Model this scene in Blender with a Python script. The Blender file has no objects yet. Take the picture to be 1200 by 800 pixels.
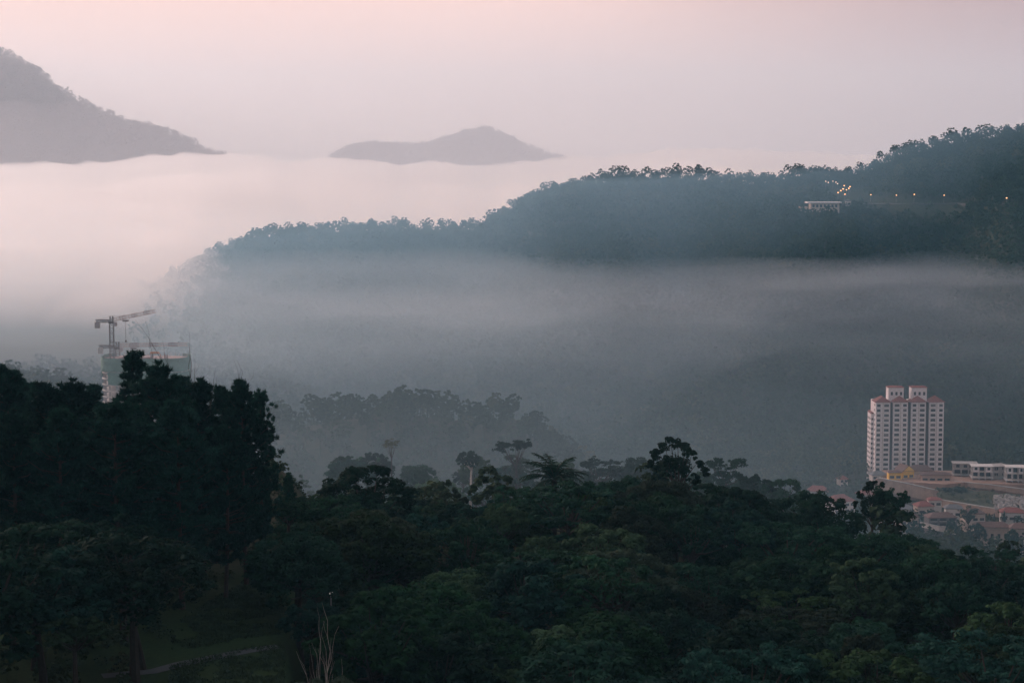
import bpy, math, random
import numpy as np
from math import radians as R, sin, cos, pi
from mathutils import Vector, Matrix

sc = bpy.context.scene
COL = sc.collection
rnd = random.Random(7)
RS = np.random.RandomState

# ------------------------------------------------------------------ camera geometry
FPX = 2333.0
PITCH = math.atan((400 - 175) / FPX)
CP, SP = cos(PITCH), sin(PITCH)

def at(px, py, D):
    """the point that the photograph's pixel shows if it lies D metres ahead"""
    xc, yc = (px - 600) / FPX, (400 - py) / FPX
    d = Vector((xc, CP + yc * SP, -SP + yc * CP))
    return d * (D / d.y)

def zpix(py, D):
    yc = (400 - np.asarray(py, float)) / FPX
    return D * (-SP + yc * CP) / (CP + yc * SP)

def proj(p):
    dep = p[1] * CP - p[2] * SP
    return 600 + FPX * p[0] / dep, 400 - FPX * (p[1] * SP + p[2] * CP) / dep

def M2PX(D): return FPX / D

# ------------------------------------------------------------------ noise
def vnoise(x, y, seed=0):
    x = np.asarray(x, float); y = np.asarray(y, float)
    xi = np.floor(x).astype(np.int64); yi = np.floor(y).astype(np.int64)
    fx = x - xi; fy = y - yi
    fx = fx * fx * fx * (fx * (fx * 6 - 15) + 10); fy = fy * fy * fy * (fy * (fy * 6 - 15) + 10)
    def h(a, b):
        n = (a * 374761393 + b * 668265263 + seed * 2147483647) & 0x7fffffff
        n = ((n ^ (n >> 13)) * 1274126177) & 0x7fffffff
        n = ((n ^ (n >> 15)) * 739981) & 0x7fffffff
        return (n & 0xffff) / 65535.0 * 2 - 1
    a = h(xi, yi); b = h(xi + 1, yi); c = h(xi, yi + 1); d = h(xi + 1, yi + 1)
    return (a * (1 - fx) + b * fx) * (1 - fy) + (c * (1 - fx) + d * fx) * fy

def fbm(x, y, seed=0, octv=4):
    s = 0; a = 1; t = 0
    for i in range(octv):
        s = s + a * vnoise(x * 2 ** i + 17.3 * i, y * 2 ** i - 9.1 * i, seed + i); t += a; a *= .5
    return s / t

def sst(a, b, x):
    t = np.clip((np.asarray(x, float) - a) / (b - a), 0, 1)
    return t * t * (3 - 2 * t)

# ------------------------------------------------------------------ mesh helpers
def mesh_np(name, verts, faces, mats=(), smooth=False, fattr=None):
    """faces: (n,4) or (n,3) int array"""
    me = bpy.data.meshes.new(name)
    verts = np.asarray(verts, np.float32); faces = np.asarray(faces, np.int32)
    n, k = faces.shape
    me.vertices.add(len(verts)); me.vertices.foreach_set('co', verts.ravel())
    me.loops.add(n * k); me.loops.foreach_set('vertex_index', faces.ravel())
    me.polygons.add(n)
    me.polygons.foreach_set('loop_start', np.arange(0, n * k, k, dtype=np.int32))
    me.polygons.foreach_set('loop_total', np.full(n, k, np.int32))
    if smooth: me.polygons.foreach_set('use_smooth', np.ones(n, bool))
    if fattr is not None:
        a = me.attributes.new('tint', 'FLOAT', 'FACE'); a.data.foreach_set('value', np.asarray(fattr, np.float32))
    for m in mats: me.materials.append(m)
    me.update(calc_edges=True)
    return me

class MB:
    """collects boxes, prisms and tubes; build() links them as one mesh object"""
    def __init__(s): s.v = []; s.f = []
    def add(s, vs, fs):
        b = len(s.v); s.v += [tuple(p) for p in vs]; s.f += [tuple(i + b for i in f) for f in fs]; return s
    def box(s, x0, x1, y0, y1, z0, z1):
        return s.add([(x, y, z) for z in (z0, z1) for (x, y) in ((x0, y0), (x1, y0), (x1, y1), (x0, y1))],
                     [(3, 2, 1, 0), (4, 5, 6, 7), (0, 1, 5, 4), (1, 2, 6, 5), (2, 3, 7, 6), (3, 0, 4, 7)])
    def prism(s, pts, z0, z1):
        n = len(pts)
        return s.add([(p[0], p[1], z0) for p in pts] + [(p[0], p[1], z1) for p in pts],
                     [tuple(range(n - 1, -1, -1)), tuple(range(n, 2 * n))] +
                     [(i, (i + 1) % n, n + (i + 1) % n, n + i) for i in range(n)])
    def tube(s, pts, rad, sides=6):
        pts = [Vector(p) for p in pts]
        rad = rad if hasattr(rad, '__len__') else [rad] * len(pts)
        vs = []; fs = []
        for i, p in enumerate(pts):
            t = (pts[min(i + 1, len(pts) - 1)] - pts[max(i - 1, 0)]).normalized()
            a = t.orthogonal().normalized() if abs(t.z) > .9 else t.cross(Vector((0, 0, 1))).normalized()
            b = t.cross(a)
            for k in range(sides):
                w = 2 * pi * k / sides
                vs.append(p + (a * cos(w) + b * sin(w)) * rad[i])
        for i in range(len(pts) - 1):
            for k in range(sides):
                k2 = (k + 1) % sides
                fs.append((i * sides + k, i * sides + k2, (i + 1) * sides + k2, (i + 1) * sides + k))
        fs.append(tuple(range(sides - 1, -1, -1))); fs.append(tuple((len(pts) - 1) * sides + k for k in range(sides)))
        return s.add(vs, fs)
    def hip(s, x0, x1, y0, y1, z, h, ridge=0, over=0):
        """a hipped (ridge < half) or gabled (ridge=None: ridge runs along y, gable at both ends) roof, with a thin eave"""
        x0 -= over; x1 += over; y0 -= over; y1 += over
        xm, ym = (x0 + x1) / 2, (y0 + y1) / 2
        e = .18
        base = [(x0, y0, z), (x1, y0, z), (x1, y1, z), (x0, y1, z)]
        b2 = [(p[0], p[1], z + e) for p in base]
        if ridge is None: top = [(xm, y0, z + h), (xm, y1, z + h)]
        elif (x1 - x0) > (y1 - y0): top = [(x0 + ridge, ym, z + h), (x1 - ridge, ym, z + h)]
        else: top = [(xm, y0 + ridge, z + h), (xm, y1 - ridge, z + h)]
        fs = [(3, 2, 1, 0), (0, 1, 5, 4), (1, 2, 6, 5), (2, 3, 7, 6), (3, 0, 4, 7)]
        if ridge is not None and (x1 - x0) > (y1 - y0):
            fs += [(4, 5, 9, 8), (5, 6, 9), (6, 7, 8, 9), (7, 4, 8)]
        else:
            fs += [(4, 5, 8), (5, 6, 9, 8), (6, 7, 9), (7, 4, 8, 9)]
        return s.add(base + b2 + top, fs)
    def mesh(s, name, m):
        me = bpy.data.meshes.new(name); me.from_pydata(s.v, [], s.f); me.update()
        if m: me.materials.append(m)
        return me
    def build(s, name, m, parent=None):
        o = bpy.data.objects.new(name, s.mesh(name, m)); COL.objects.link(o)
        if parent: o.parent = parent
        return o

def link(name, me, parent=None):
    o = bpy.data.objects.new(name, me); COL.objects.link(o)
    if parent: o.parent = parent
    return o

def tag(o, label=None, cat=None, group=None, kind=None):
    if label: o['label'] = label
    if cat: o['category'] = cat
    if group: o['group'] = group
    if kind: o['kind'] = kind
    return o

def empty(name, loc, rz=0):
    o = bpy.data.objects.new(name, None); COL.objects.link(o)
    o.empty_display_size = .5
    o.location = loc; o.rotation_euler.z = rz
    return o

# ------------------------------------------------------------------ materials
def nodes(name):
    m = bpy.data.materials.new(name); m.use_nodes = True
    return m, m.node_tree, m.node_tree.nodes['Principled BSDF']

def plain(name, col, rough=.7, noise=.12, scale=.4, metal=0):
    m, nt, b = nodes(name); N = nt.nodes; L = nt.links
    tc = N.new('ShaderNodeTexCoord'); nz = N.new('ShaderNodeTexNoise'); nz.inputs['Scale'].default_value = scale
    nz.inputs['Detail'].default_value = 6
    L.new(tc.outputs['Object'], nz.inputs['Vector'])
    mx = N.new('ShaderNodeMix'); mx.data_type = 'RGBA'
    mx.inputs[6].default_value = (*[c * (1 - 2 * noise) for c in col], 1)
    mx.inputs[7].default_value = (*[min(1, c * (1 + 2 * noise)) for c in col], 1)
    L.new(nz.outputs['Fac'], mx.inputs[0]); L.new(mx.outputs[2], b.inputs['Base Color'])
    b.inputs['Roughness'].default_value = rough; b.inputs['Metallic'].default_value = metal
    b.inputs['Specular IOR Level'].default_value = .25
    return m

def emit(name, col, s):
    m, nt, b = nodes(name)
    b.inputs['Base Color'].default_value = (.5, .5, .5, 1)
    b.inputs['Emission Color'].default_value = (*col, 1); b.inputs['Emission Strength'].default_value = s
    return m

def foliage(name, by):
    """by='object': the colour of each tree is its object colour; by='face': a ramp over the per-tree tint"""
    m, nt, b = nodes(name); N = nt.nodes; L = nt.links
    if by == 'object':
        oi = N.new('ShaderNodeObjectInfo'); src = oi.outputs['Color']
    else:
        a = N.new('ShaderNodeAttribute'); a.attribute_name = 'tint'
        cr = N.new('ShaderNodeValToRGB'); e = cr.color_ramp.elements
        e[0].color = (.026, .048, .030, 1); e[1].color = (.075, .085, .045, 1); e[1].position = 1
        k = cr.color_ramp.elements.new(.55); k.color = (.038, .062, .034, 1)
        L.new(a.outputs['Fac'], cr.inputs[0]); src = cr.outputs[0]
    tc = N.new('ShaderNodeTexCoord'); nz = N.new('ShaderNodeTexNoise')
    nz.inputs['Scale'].default_value = .9; nz.inputs['Detail'].default_value = 5
    L.new(tc.outputs['Object'], nz.inputs['Vector'])
    mr = N.new('ShaderNodeMapRange'); mr.inputs[1].default_value = .3; mr.inputs[2].default_value = .7
    mr.inputs[3].default_value = .6; mr.inputs[4].default_value = 1.4
    L.new(nz.outputs['Fac'], mr.inputs[0])
    vm = N.new('ShaderNodeVectorMath'); vm.operation = 'SCALE'
    L.new(src, vm.inputs[0]); L.new(mr.outputs[0], vm.inputs['Scale'])
    L.new(vm.outputs[0], b.inputs['Base Color'])
    b.inputs['Roughness'].default_value = .8; b.inputs['Specular IOR Level'].default_value = .04
    tr = N.new('ShaderNodeBsdfTranslucent'); L.new(vm.outputs[0], tr.inputs['Color'])
    mix = N.new('ShaderNodeMixShader'); mix.inputs[0].default_value = .25
    L.new(b.outputs[0], mix.inputs[1]); L.new(tr.outputs[0], mix.inputs[2])
    L.new(mix.outputs[0], N['Material Output'].inputs['Surface'])
    return m

M = dict(
    leaf=foliage('leaf', 'object'), forest=foliage('forest_leaf', 'face'),
    bark=plain('bark', (.032, .028, .024), .9, .25, 3), palebark=plain('pale_bark', (.36, .33, .29), .9, .2, 3),
    redbark=plain('pine_bark', (.045, .034, .028), .9, .25, 3),
    white=plain('painted_wall', (.80, .74, .735), .8, .05, .15), cream=plain('cream_render', (.50, .41, .35), .85, .1, .3),
    concrete=plain('concrete', (.36, .33, .31), .9, .15, .3), palec=plain('pale_concrete', (.58, .53, .50), .9, .1, .3),
    redroof=plain('red_tile', (.20, .062, .048), .8, .2, .8), brownroof=plain('brown_tile', (.12, .07, .06), .8, .2, .8),
    greyroof=plain('grey_roof', (.12, .12, .125), .7, .15, .8),
    yellow=plain('yellow_render', (.75, .46, .07), .8, .08, .4),
    glass=plain('window_glass', (.035, .04, .045), .35, .2, .5), recess=plain('grey_recess', (.06, .062, .066), .8, .1, .3),
    curtain=plain('curtained_window', (.15, .14, .135), .6, .2, .6), shade=plain('shaded_window', (.075, .075, .08), .5, .2, .6),
    net=plain('green_net', (.15, .245, .20), .9, .18, .22), steel=plain('crane_steel', (.16, .14, .135), .6, .15, 1),
    cranew=plain('crane_white', (.44, .40, .39), .6, .08, 1), craner=plain('crane_red', (.25, .17, .16), .6, .1, 1),
    form=plain('formwork', (.34, .26, .24), .9, .2, .5), orange=plain('orange_paint', (.45, .19, .08), .6, .08, 1),
    rwall=plain('retaining_wall', (.42, .29, .225), .95, .25, .25), earth=plain('bare_earth', (.32, .20, .15), 1, .3, .2),
    rubble=plain('rubble', (.30, .28, .265), 1, .4, .6), bankgrass=plain('bank_grass', (.052, .056, .032), 1, .48, .22),
    asphalt=plain('asphalt', (.045, .05, .057), .85, .12, .8), post=plain('post_steel', (.2, .2, .2), .5, .1, 2),
    lampw=emit('lamp_warm', (1, .46, .18), 7.0), lamps=emit('lamp_pale', (1, .72, .55), 5.0),
    lampr=emit('lamp_red', (1, .03, .05), 2.0), lampd=emit('lamp_dim', (1, .95, .8), .35),
)

# ------------------------------------------------------------------ terrain
BASE = -204.0
def crest(pts, D, th):
    xs = [p[0] for p in pts]; zs = [float(zpix(p[1], D)) - th for p in pts]
    return lambda px: np.interp(px, xs, zs)

C2 = crest([(-400, 640), (100, 600), (250, 575), (330, 550), (360, 542), (450, 538), (520, 541), (600, 534), (660, 545), (720, 552), (800, 553), (860, 562),
            (900, 572), (950, 596), (1010, 640), (1060, 680), (1120, 760), (1700, 900)], 520, 14)
C3 = crest([(-300, 560), (150, 520), (250, 498), (330, 483), (400, 468), (470, 459), (520, 466), (560, 470), (600, 472), (640, 497), (690, 540), (730, 585), (780, 650), (850, 710), (2000, 720)], 920, 11)
C4 = crest([(-500, 440), (-60, 436), (0, 436), (45, 437), (80, 447), (110, 468), (170, 510), (260, 560), (1500, 590)], 1180, 10)
C5 = crest([(-1500, 420), (-300, 430), (0, 395), (150, 342), (205, 318), (252, 296), (300, 277), (360, 271), (420, 268), (500, 269), (560, 266), (590, 250), (620, 234), (660, 222), (720, 208), (780, 205),
            (830, 209), (865, 213), (900, 211), (945, 201), (958, 202), (975, 204), (990, 207), (1002, 202), (1020, 196), (1050, 181), (1100, 168), (1150, 160), (1200, 150), (1300, 141), (1600, 126), (2600, 200)], 2300, 3)

def H(x, y):
    x = np.asarray(x, float); y = np.maximum(np.asarray(y, float), 1)
    px = 600 + FPX * x / y
    base = BASE + 5 * fbm(x / 220, y / 220, 3)
    # the hill the camera stands on
    plat = -57 - 15 * sst(322, 392, px) - 13 * sst(10, 90, x) * sst(215, 345, y) + 1.5 * fbm(x / 25, y / 25, 5, 3) * sst(340, 420, px)
    near = -20 + (plat + 20) * sst(-20, 190, y)
    edge = 372 + 10 * fbm(x / 30, 0 * x, 8) - 45 * sst(-20, -60, x)
    near = near - 120 * sst(0, 150, y - edge)
    def g(yc, sf, sb, c):
        f = np.where(y < yc, np.exp(-((yc - y) / sf) ** 2), np.exp(-((y - yc) / sb) ** 2))
        return BASE + (c - BASE) * f
    h2 = g(520, 105, 110, C2(px)) + 3 * fbm(x / 40, y / 40, 11)
    h3 = g(920, 110, 120, C3(px)) + 4 * fbm(x / 60, y / 60, 12)
    h4 = g(1180, 110, 130, C4(px)) + 4 * fbm(x / 60, y / 60, 13)
    t = np.clip((2300 - y) / 980, 0, 1)
    spur = fbm(px / 130 + y / 2500, y / 1400, 21, 3)
    f = (1 - t) ** 1.12 + .45 * sst(330, 640, px) * spur * np.sin(np.minimum(t * 1.15, 1) * pi) * (1 - t)
    back = np.exp(-(np.maximum(y - 2300, 0) / 330) ** 2)
    h5 = BASE + (C5(px) - BASE) * np.where(y < 2300, f, back) + 3.0 * fbm(x / 90, y / 90, 22) * sst(0, .15, t)
    far = -260 * sst(2500, 3200, y)
    return np.maximum.reduce([near, h2, h3, h4, h5, base + .35 * far])

def hz(x, y): return float(H(np.array([x]), np.array([y]))[0])

def ground_hit(px, py, d0=1300, d1=2330):
    ds = np.arange(d0, d1, 3.0)
    xc, yc = (px - 600) / FPX, (400 - py) / FPX
    k = CP + yc * SP
    X = ds * xc / k; Z = ds * (-SP + yc * CP) / k
    hit = np.nonzero(H(X, ds) >= Z)[0]
    i = hit[0] if len(hit) else len(ds) - 1
    return Vector((X[i], ds[i], H(X[i:i+1], ds[i:i+1])[0]))

rows = np.concatenate([np.linspace(-60, 150, 15), np.arange(158, 420, 3.0), np.geomspace(422, 2250, 260), np.arange(2260, 2420, 8.0), np.geomspace(2440, 11500, 60)])
cols = np.concatenate([np.linspace(-1.5, -.36, 18), np.linspace(-.34, .38, 300), np.linspace(.4, 1.5, 18)])
YY, AA = np.meshgrid(rows, cols, indexing='ij')
XX = AA * (YY + 120)
ZZ = H(XX, YY)
nr, nc = XX.shape
idx = np.arange(nr * nc).reshape(nr, nc)
faces = np.stack([idx[:-1, :-1], idx[:-1, 1:], idx[1:, 1:], idx[1:, :-1]], -1).reshape(-1, 4)

def ground_mat():
    m, nt, b = nodes('hillside_ground'); N = nt.nodes; L = nt.links
    tc = N.new('ShaderNodeTexCoord')
    n1 = N.new('ShaderNodeTexNoise'); n1.inputs['Scale'].default_value = .35; n1.inputs['Detail'].default_value = 8
    L.new(tc.outputs['Object'], n1.inputs['Vector'])
    r1 = N.new('ShaderNodeValToRGB'); e = r1.color_ramp.elements
    e[0].position = .35; e[0].color = (.018, .026, .014, 1); e[1].position = .7; e[1].color = (.038, .040, .022, 1)
    L.new(n1.outputs['Fac'], r1.inputs[0])
    # mown grass in the clearing
    n2 = N.new('ShaderNodeTexNoise'); n2.inputs['Scale'].default_value = 1.6; n2.inputs['Detail'].default_value = 8
    L.new(tc.outputs['Object'], n2.inputs['Vector'])
    r2 = N.new('ShaderNodeValToRGB'); e = r2.color_ramp.elements
    e[0].position = .3; e[0].color = (.010, .024, .008, 1); e[1].position = .75; e[1].color = (.020, .040, .013, 1)
    L.new(n2.outputs['Fac'], r2.inputs[0])
    sx = N.new('ShaderNodeSeparateXYZ'); L.new(tc.outputs['Object'], sx.inputs[0])
    def ramp(sock, a, c):
        q = N.new('ShaderNodeMapRange'); q.inputs[1].default_value = a; q.inputs[2].default_value = c; L.new(sock, q.inputs[0]); return q.outputs[0]
    def mul(a, c):
        q = N.new('ShaderNodeMath'); q.operation = 'MULTIPLY'; L.new(a, q.inputs[0]); L.new(c, q.inputs[1]); return q.outputs[0]
    msk = mul(mul(ramp(sx.outputs['X'], -70, -60), ramp(sx.outputs['X'], -20, -24)), mul(ramp(sx.outputs['Y'], 150, 170), ramp(sx.outputs['Y'], 275, 262)))
    mx = N.new('ShaderNodeMix'); mx.data_type = 'RGBA'
    L.new(msk, mx.inputs[0]); L.new(r1.outputs[0], mx.inputs[6]); L.new(r2.outputs[0], mx.inputs[7])
    L.new(mx.outputs[2], b.inputs['Base Color']); b.inputs['Roughness'].default_value = 1; b.inputs['Specular IOR Level'].default_value = .1
    return m
ter = link('terrain', mesh_np('terrain', np.stack([XX, YY, ZZ], -1).reshape(-1, 3), faces, [ground_mat()], True))
tag(ter, kind='structure')

def far_mountain(name, pts, D, sf, sb, zb, x0, x1, seed):
    """a separate mountain massif standing far behind the cloud sea"""
    c = crest(pts, D, 6)
    pxs = np.linspace(x0, x1, 300); ys = np.concatenate([np.linspace(D - 2.2 * sf, D, 50), np.linspace(D, D + 2.2 * sb, 22)[1:]])
    Y, P = np.meshgrid(ys, pxs, indexing='ij'); X = (P - 600) / FPX * D
    cz = c(P) + 9 * fbm(P / 22, P * 0 + Y / 900, seed + 7, 4)
    f = np.where(Y < D, np.exp(-((D - Y) / sf) ** 2), np.exp(-((Y - D) / sb) ** 2))
    rid = fbm(X / 420, Y / 900, seed, 4) * np.sin(np.clip((D - Y) / (1.6 * sf), 0, 1) * pi) * 60
    Z = zb + (cz - zb) * f + rid + fbm(X / 60, Y / 60, seed + 5, 3) * 5
    n0, n1 = X.shape; ii = np.arange(n0 * n1).reshape(n0, n1)
    fs = np.stack([ii[:-1, :-1], ii[:-1, 1:], ii[1:, 1:], ii[1:, :-1]], -1).reshape(-1, 4)
    o = link(name, mesh_np(name, np.stack([X, Y, Z], -1).reshape(-1, 3), fs, [ter.data.materials[0]], True))
    tag(o, kind='structure')
    return X, Y, Z
MT1 = far_mountain('mountain', [(-500, 75), (-200, 40), (-80, 52), (0, 62), (22, 66), (45, 82), (75, 107), (110, 127), (150, 142), (190, 152), (215, 162), (240, 174), (262, 184), (330, 225), (450, 300)], 6000, 900, 700, -420, -500, 450, 41)
MT2 = far_mountain('mountain', [(330, 235), (370, 205), (395, 183), (412, 176), (440, 170), (462, 171), (490, 173), (520, 166), (545, 157), (570, 152), (590, 158), (612, 170), (640, 182), (660, 188), (700, 210), (760, 250)], 7800, 800, 600, -420, 330, 760, 43)

# ------------------------------------------------------------------ leaves and trees
def leaf_quads(cen, rad, per, size, rng, up=.35, aspect=.62, jitter=.7, shell=.5, drop=0, radial=False):
    """per leaf-sprays in each ellipsoidal clump -> (n*4,3) verts"""
    cen = np.repeat(np.asarray(cen, float), per, 0); rad = np.repeat(np.asarray(rad, float), per, 0)
    n = len(cen)
    d = rng.normal(size=(n, 3)); d /= np.linalg.norm(d, axis=1)[:, None]
    d[:, 2] = np.where((d[:, 2] < 0) & (rng.rand(n) < .55), -d[:, 2], d[:, 2])
    p = cen + d * rad * (shell + (1 - shell) * rng.rand(n)[:, None] ** .6)
    nr_ = d + np.array([0, 0, up]) + jitter * rng.normal(size=(n, 3)) * .6
    nr_ /= np.linalg.norm(nr_, axis=1)[:, None]
    a = np.cross(nr_, rng.normal(size=(n, 3))); a /= np.linalg.norm(a, axis=1)[:, None]
    if radial:                                                # needles that point outwards
        a = d + .5 * rng.normal(size=(n, 3)) + np.array([0, 0, .35]); a /= np.linalg.norm(a, axis=1)[:, None]
        b = np.cross(a, rng.normal(size=(n, 3))); b /= np.linalg.norm(b, axis=1)[:, None]
    else: b = np.cross(nr_, a)
    s = size * (.55 + .9 * rng.rand(n))[:, None] * .5
    a = a * s; b = b * s * aspect
    if drop: a[:, 2] -= drop * s[:, 0]
    q = np.stack([p - a, p + b * 1.1 - a * .15, p + a, p - b - a * .1], 1)
    return q.reshape(-1, 3)

def quads_mesh(name, v, mat, fattr=None):
    return mesh_np(name, v, np.arange(len(v)).reshape(-1, 4), [mat], False, fattr)

def dome_clumps(rng, Rx, Rz, zc, nl, ns, lob=(.34, .5), zmin=-.25, ecc=.25):
    """lobes spread over a dome, clumps over each lobe -> centres, radii, lobe centres"""
    C = []; Rd = []; Lb = []
    ga = pi * (3 - 5 ** .5); ph = rng.rand() * 6.28
    sx, sy = 1 + ecc * (rng.rand() - .5), 1 + ecc * (rng.rand() - .5)
    off = rng.normal(size=2) * .08 * Rx
    for i in range(nl):
        z = zmin + (1 - zmin) * (i + .5) / nl
        r = math.sqrt(max(0, 1 - z * z)); a = ph + i * ga + rng.normal() * .25
        d = np.array([r * cos(a) * sx, r * sin(a) * sy, z])
        k = .62 + .22 * rng.rand()
        lr = Rx * (lob[0] + (lob[1] - lob[0]) * rng.rand())
        lc = d * np.array([Rx, Rx, Rz]) * k + np.array([off[0], off[1], zc])
        Lb.append(lc)
        for j in range(ns):
            e = rng.normal(size=3); e /= np.linalg.norm(e)
            e = e + d * .8 + np.array([0, 0, .3]); e /= np.linalg.norm(e)
            C.append(lc + e * lr * (.5 + .5 * rng.rand()) * np.array([1, 1, .85])); q = lr * (.26 + .2 * rng.rand())
            Rd.append([q, q, q * .75])
    for j in range(int(len(C) * .16)):                        # inner foliage so that the crown is not hollow
        e = rng.normal(size=3); e /= np.linalg.norm(e); e[2] = abs(e[2]) * .9 + zmin * .3
        C.append(e * np.array([Rx, Rx, Rz]) * .5 * rng.rand() ** .4 + np.array([off[0], off[1], zc])); q = Rx * .26; Rd.append([q, q, q])
    return np.array(C), np.array(Rd), Lb

def limb_mesh(rng, Hh, r0, targets, fork=.45, lean=.03, sides=7):
    b = MB()
    lx, ly = rng.normal() * lean * Hh, rng.normal() * lean * Hh
    tp = Vector((lx, ly, Hh * fork))
    top = Vector((lx * 1.5, ly * 1.5, Hh * .8))
    mid = Vector((lx * .3, ly * .5, Hh * fork * .5))
    b.tube([(0, 0, -1.2), (0, 0, .3), mid, tp, top], [r0 * 1.5, r0 * 1.1, r0 * .85, r0 * .7, r0 * .15], sides)
    for t in targets:
        t = Vector(t); s = tp.lerp(top, rng.rand() * .55) if t.z > tp.z else mid.lerp(tp, .5 + .5 * rng.rand())
        m_ = s.lerp(t, .5) + Vector((0, 0, -.06 * (t - s).length))
        b.tube([s, m_, t], [r0 * .38, r0 * .25, r0 * .07], 5)
    return b

PROTO = {}
def add_proto(key, crown, trunk, H0, R0): PROTO[key] = (crown, trunk, H0, R0)

def make_broadleaf(key, seed, Hh, Rx, Rz, nl=15, ns=13, per=56, leaf=.40, lob=(.32, .46), zmin=-.35, bark='bark', fork=.4):
    rng = RS(seed); zc = Hh - Rz * 1.08
    C, Rd, Lb = dome_clumps(rng, Rx, Rz, zc, nl, ns, lob, zmin)
    v = leaf_quads(C, Rd, per, leaf, rng, .3, .62, .45)
    crown = quads_mesh('crown', v, M['leaf'])
    trunk = limb_mesh(rng, Hh, .22 + .012 * Hh, Lb, fork).mesh('trunk', M[bark])
    add_proto(key, crown, trunk, Hh, Rx)

def make_umbrella(key, seed, Hh, Rx, nl=9, ns=12, per=42, leaf=.42, bark='bark', tiers=2, thick=.16):
    rng = RS(seed); C = []; Rd = []; Lb = []
    for t in range(tiers):
        z0 = Hh - 1.2 - t * Hh * .16
        for i in range(nl):
            a = 2.4 * i + rng.rand(); r = Rx * (.25 + .72 * math.sqrt(rng.rand())) * (1 - .12 * t)
            lc = np.array([cos(a) * r, sin(a) * r, z0 - .09 * r * r / Rx + rng.normal() * .5]); Lb.append(lc)
            lr = Rx * (.22 + .16 * rng.rand())
            for j in range(ns):
                e = rng.normal(size=3) * np.array([1, 1, .5])
                C.append(lc + e * lr * .5); q = lr * (.3 + .2 * rng.rand()); Rd.append([q, q, q * .55])
    v = leaf_quads(C, Rd, per, leaf, rng)
    crown = quads_mesh('crown', v, M['leaf'])
    trunk = limb_mesh(rng, Hh, .2 + .011 * Hh, Lb, .58, .02).mesh('trunk', M[bark])
    add_proto(key, crown, trunk, Hh, Rx)

def make_pine(key, seed, Hh, Rx, lo=.2, levels=38, per=50, profile=1.0):
    rng = RS(seed); C = []; Rd = []; b = MB()
    bx, by = rng.normal(size=2) * .5
    def tr(t): return Vector((bx * math.sin(t * 2.6), by * math.sin(t * 2.1), t * Hh))
    ts = [0, .15, .3, .45, .6, .75, .9, .985]
    b.tube([Vector((0, 0, -1.2))] + [tr(t) for t in ts], [.5, .42, .38, .34, .3, .24, .17, .09, .03], 7)
    for i in range(levels):
        t = lo + (1 - lo) * (i + rng.rand()) / levels
        u = (t - lo) / (1 - lo)
        prof = (math.sin(min(1, u * 1.7 + .25) * pi / 2) ** .8) * (max(0, 1 - u ** 1.9) ** .8) * profile + .12
        for k in range(rng.randint(2, 5)):
            a = rng.rand() * 6.28; Lg = Rx * prof * (.5 + .65 * rng.rand())
            s = tr(t); up = .05 + .5 * u + .25 * rng.rand()
            d = Vector((cos(a), sin(a), 0))
            e = s + d * Lg + Vector((0, 0, Lg * up)); m_ = s + d * Lg * .55 + Vector((0, 0, Lg * up * .3))
            b.tube([s, m_, e], [.09, .06, .02], 4)
            for q in (.3, .45, .6, .72, .84, .94, 1.02):
                if rng.rand() < .25 or Lg * (1.05 - q) > Rx * .75: continue
                p = (m_.lerp(e, (q - .5) * 2) if q > .5 else s.lerp(m_, q * 2))
                rr = (.36 + .4 * rng.rand()) * (.6 + .5 * prof)
                C.append([p.x + rng.normal() * .45, p.y + rng.normal() * .45, p.z + .25 + rng.normal() * .35]); Rd.append([rr, rr, rr * .62])
    t = tr(.985)
    for k in range(7):
        C.append([t.x + rng.normal() * (.15 + .09 * k), t.y + rng.normal() * (.15 + .09 * k), Hh - .25 - k * .22]); Rd.append([.32 + k * .05, .32 + k * .05, .4])
    v = leaf_quads(C, Rd, per, .95, rng, .2, .17, 1.1, .3, 0, True)
    add_proto(key, quads_mesh('crown', v, M['leaf']), b.mesh('trunk', M['redbark']), Hh, Rx)

def make_spire(key, seed, Hh, Rx, per=26):
    rng = RS(seed); C = []; Rd = []; b = MB()
    b.tube([(0, 0, -1), (0, 0, Hh * .5), (0, 0, Hh * .98)], [.22, .14, .02], 6)
    for i in range(26):
        t = .1 + .9 * i / 26; Lg = Rx * (1 - t) ** .85 + .12
        for k in range(6):
            a = rng.rand() * 6.28; r = Lg * (.75 + .4 * rng.rand())
            e = Vector((cos(a) * r, sin(a) * r, t * Hh - .1 * r)); b.tube([(0, 0, t * Hh), e], [.035, .01], 3)
            for q in (.45, .75, 1):
                C.append([e.x * q, e.y * q, e.z]); Rd.append([.32, .32, .2])
    v = leaf_quads(C, Rd, per, .4, rng, .2, .35, 1, .2)
    add_proto(key, quads_mesh('crown', v, M['leaf']), b.mesh('trunk', M['bark']), Hh, Rx)

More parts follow.
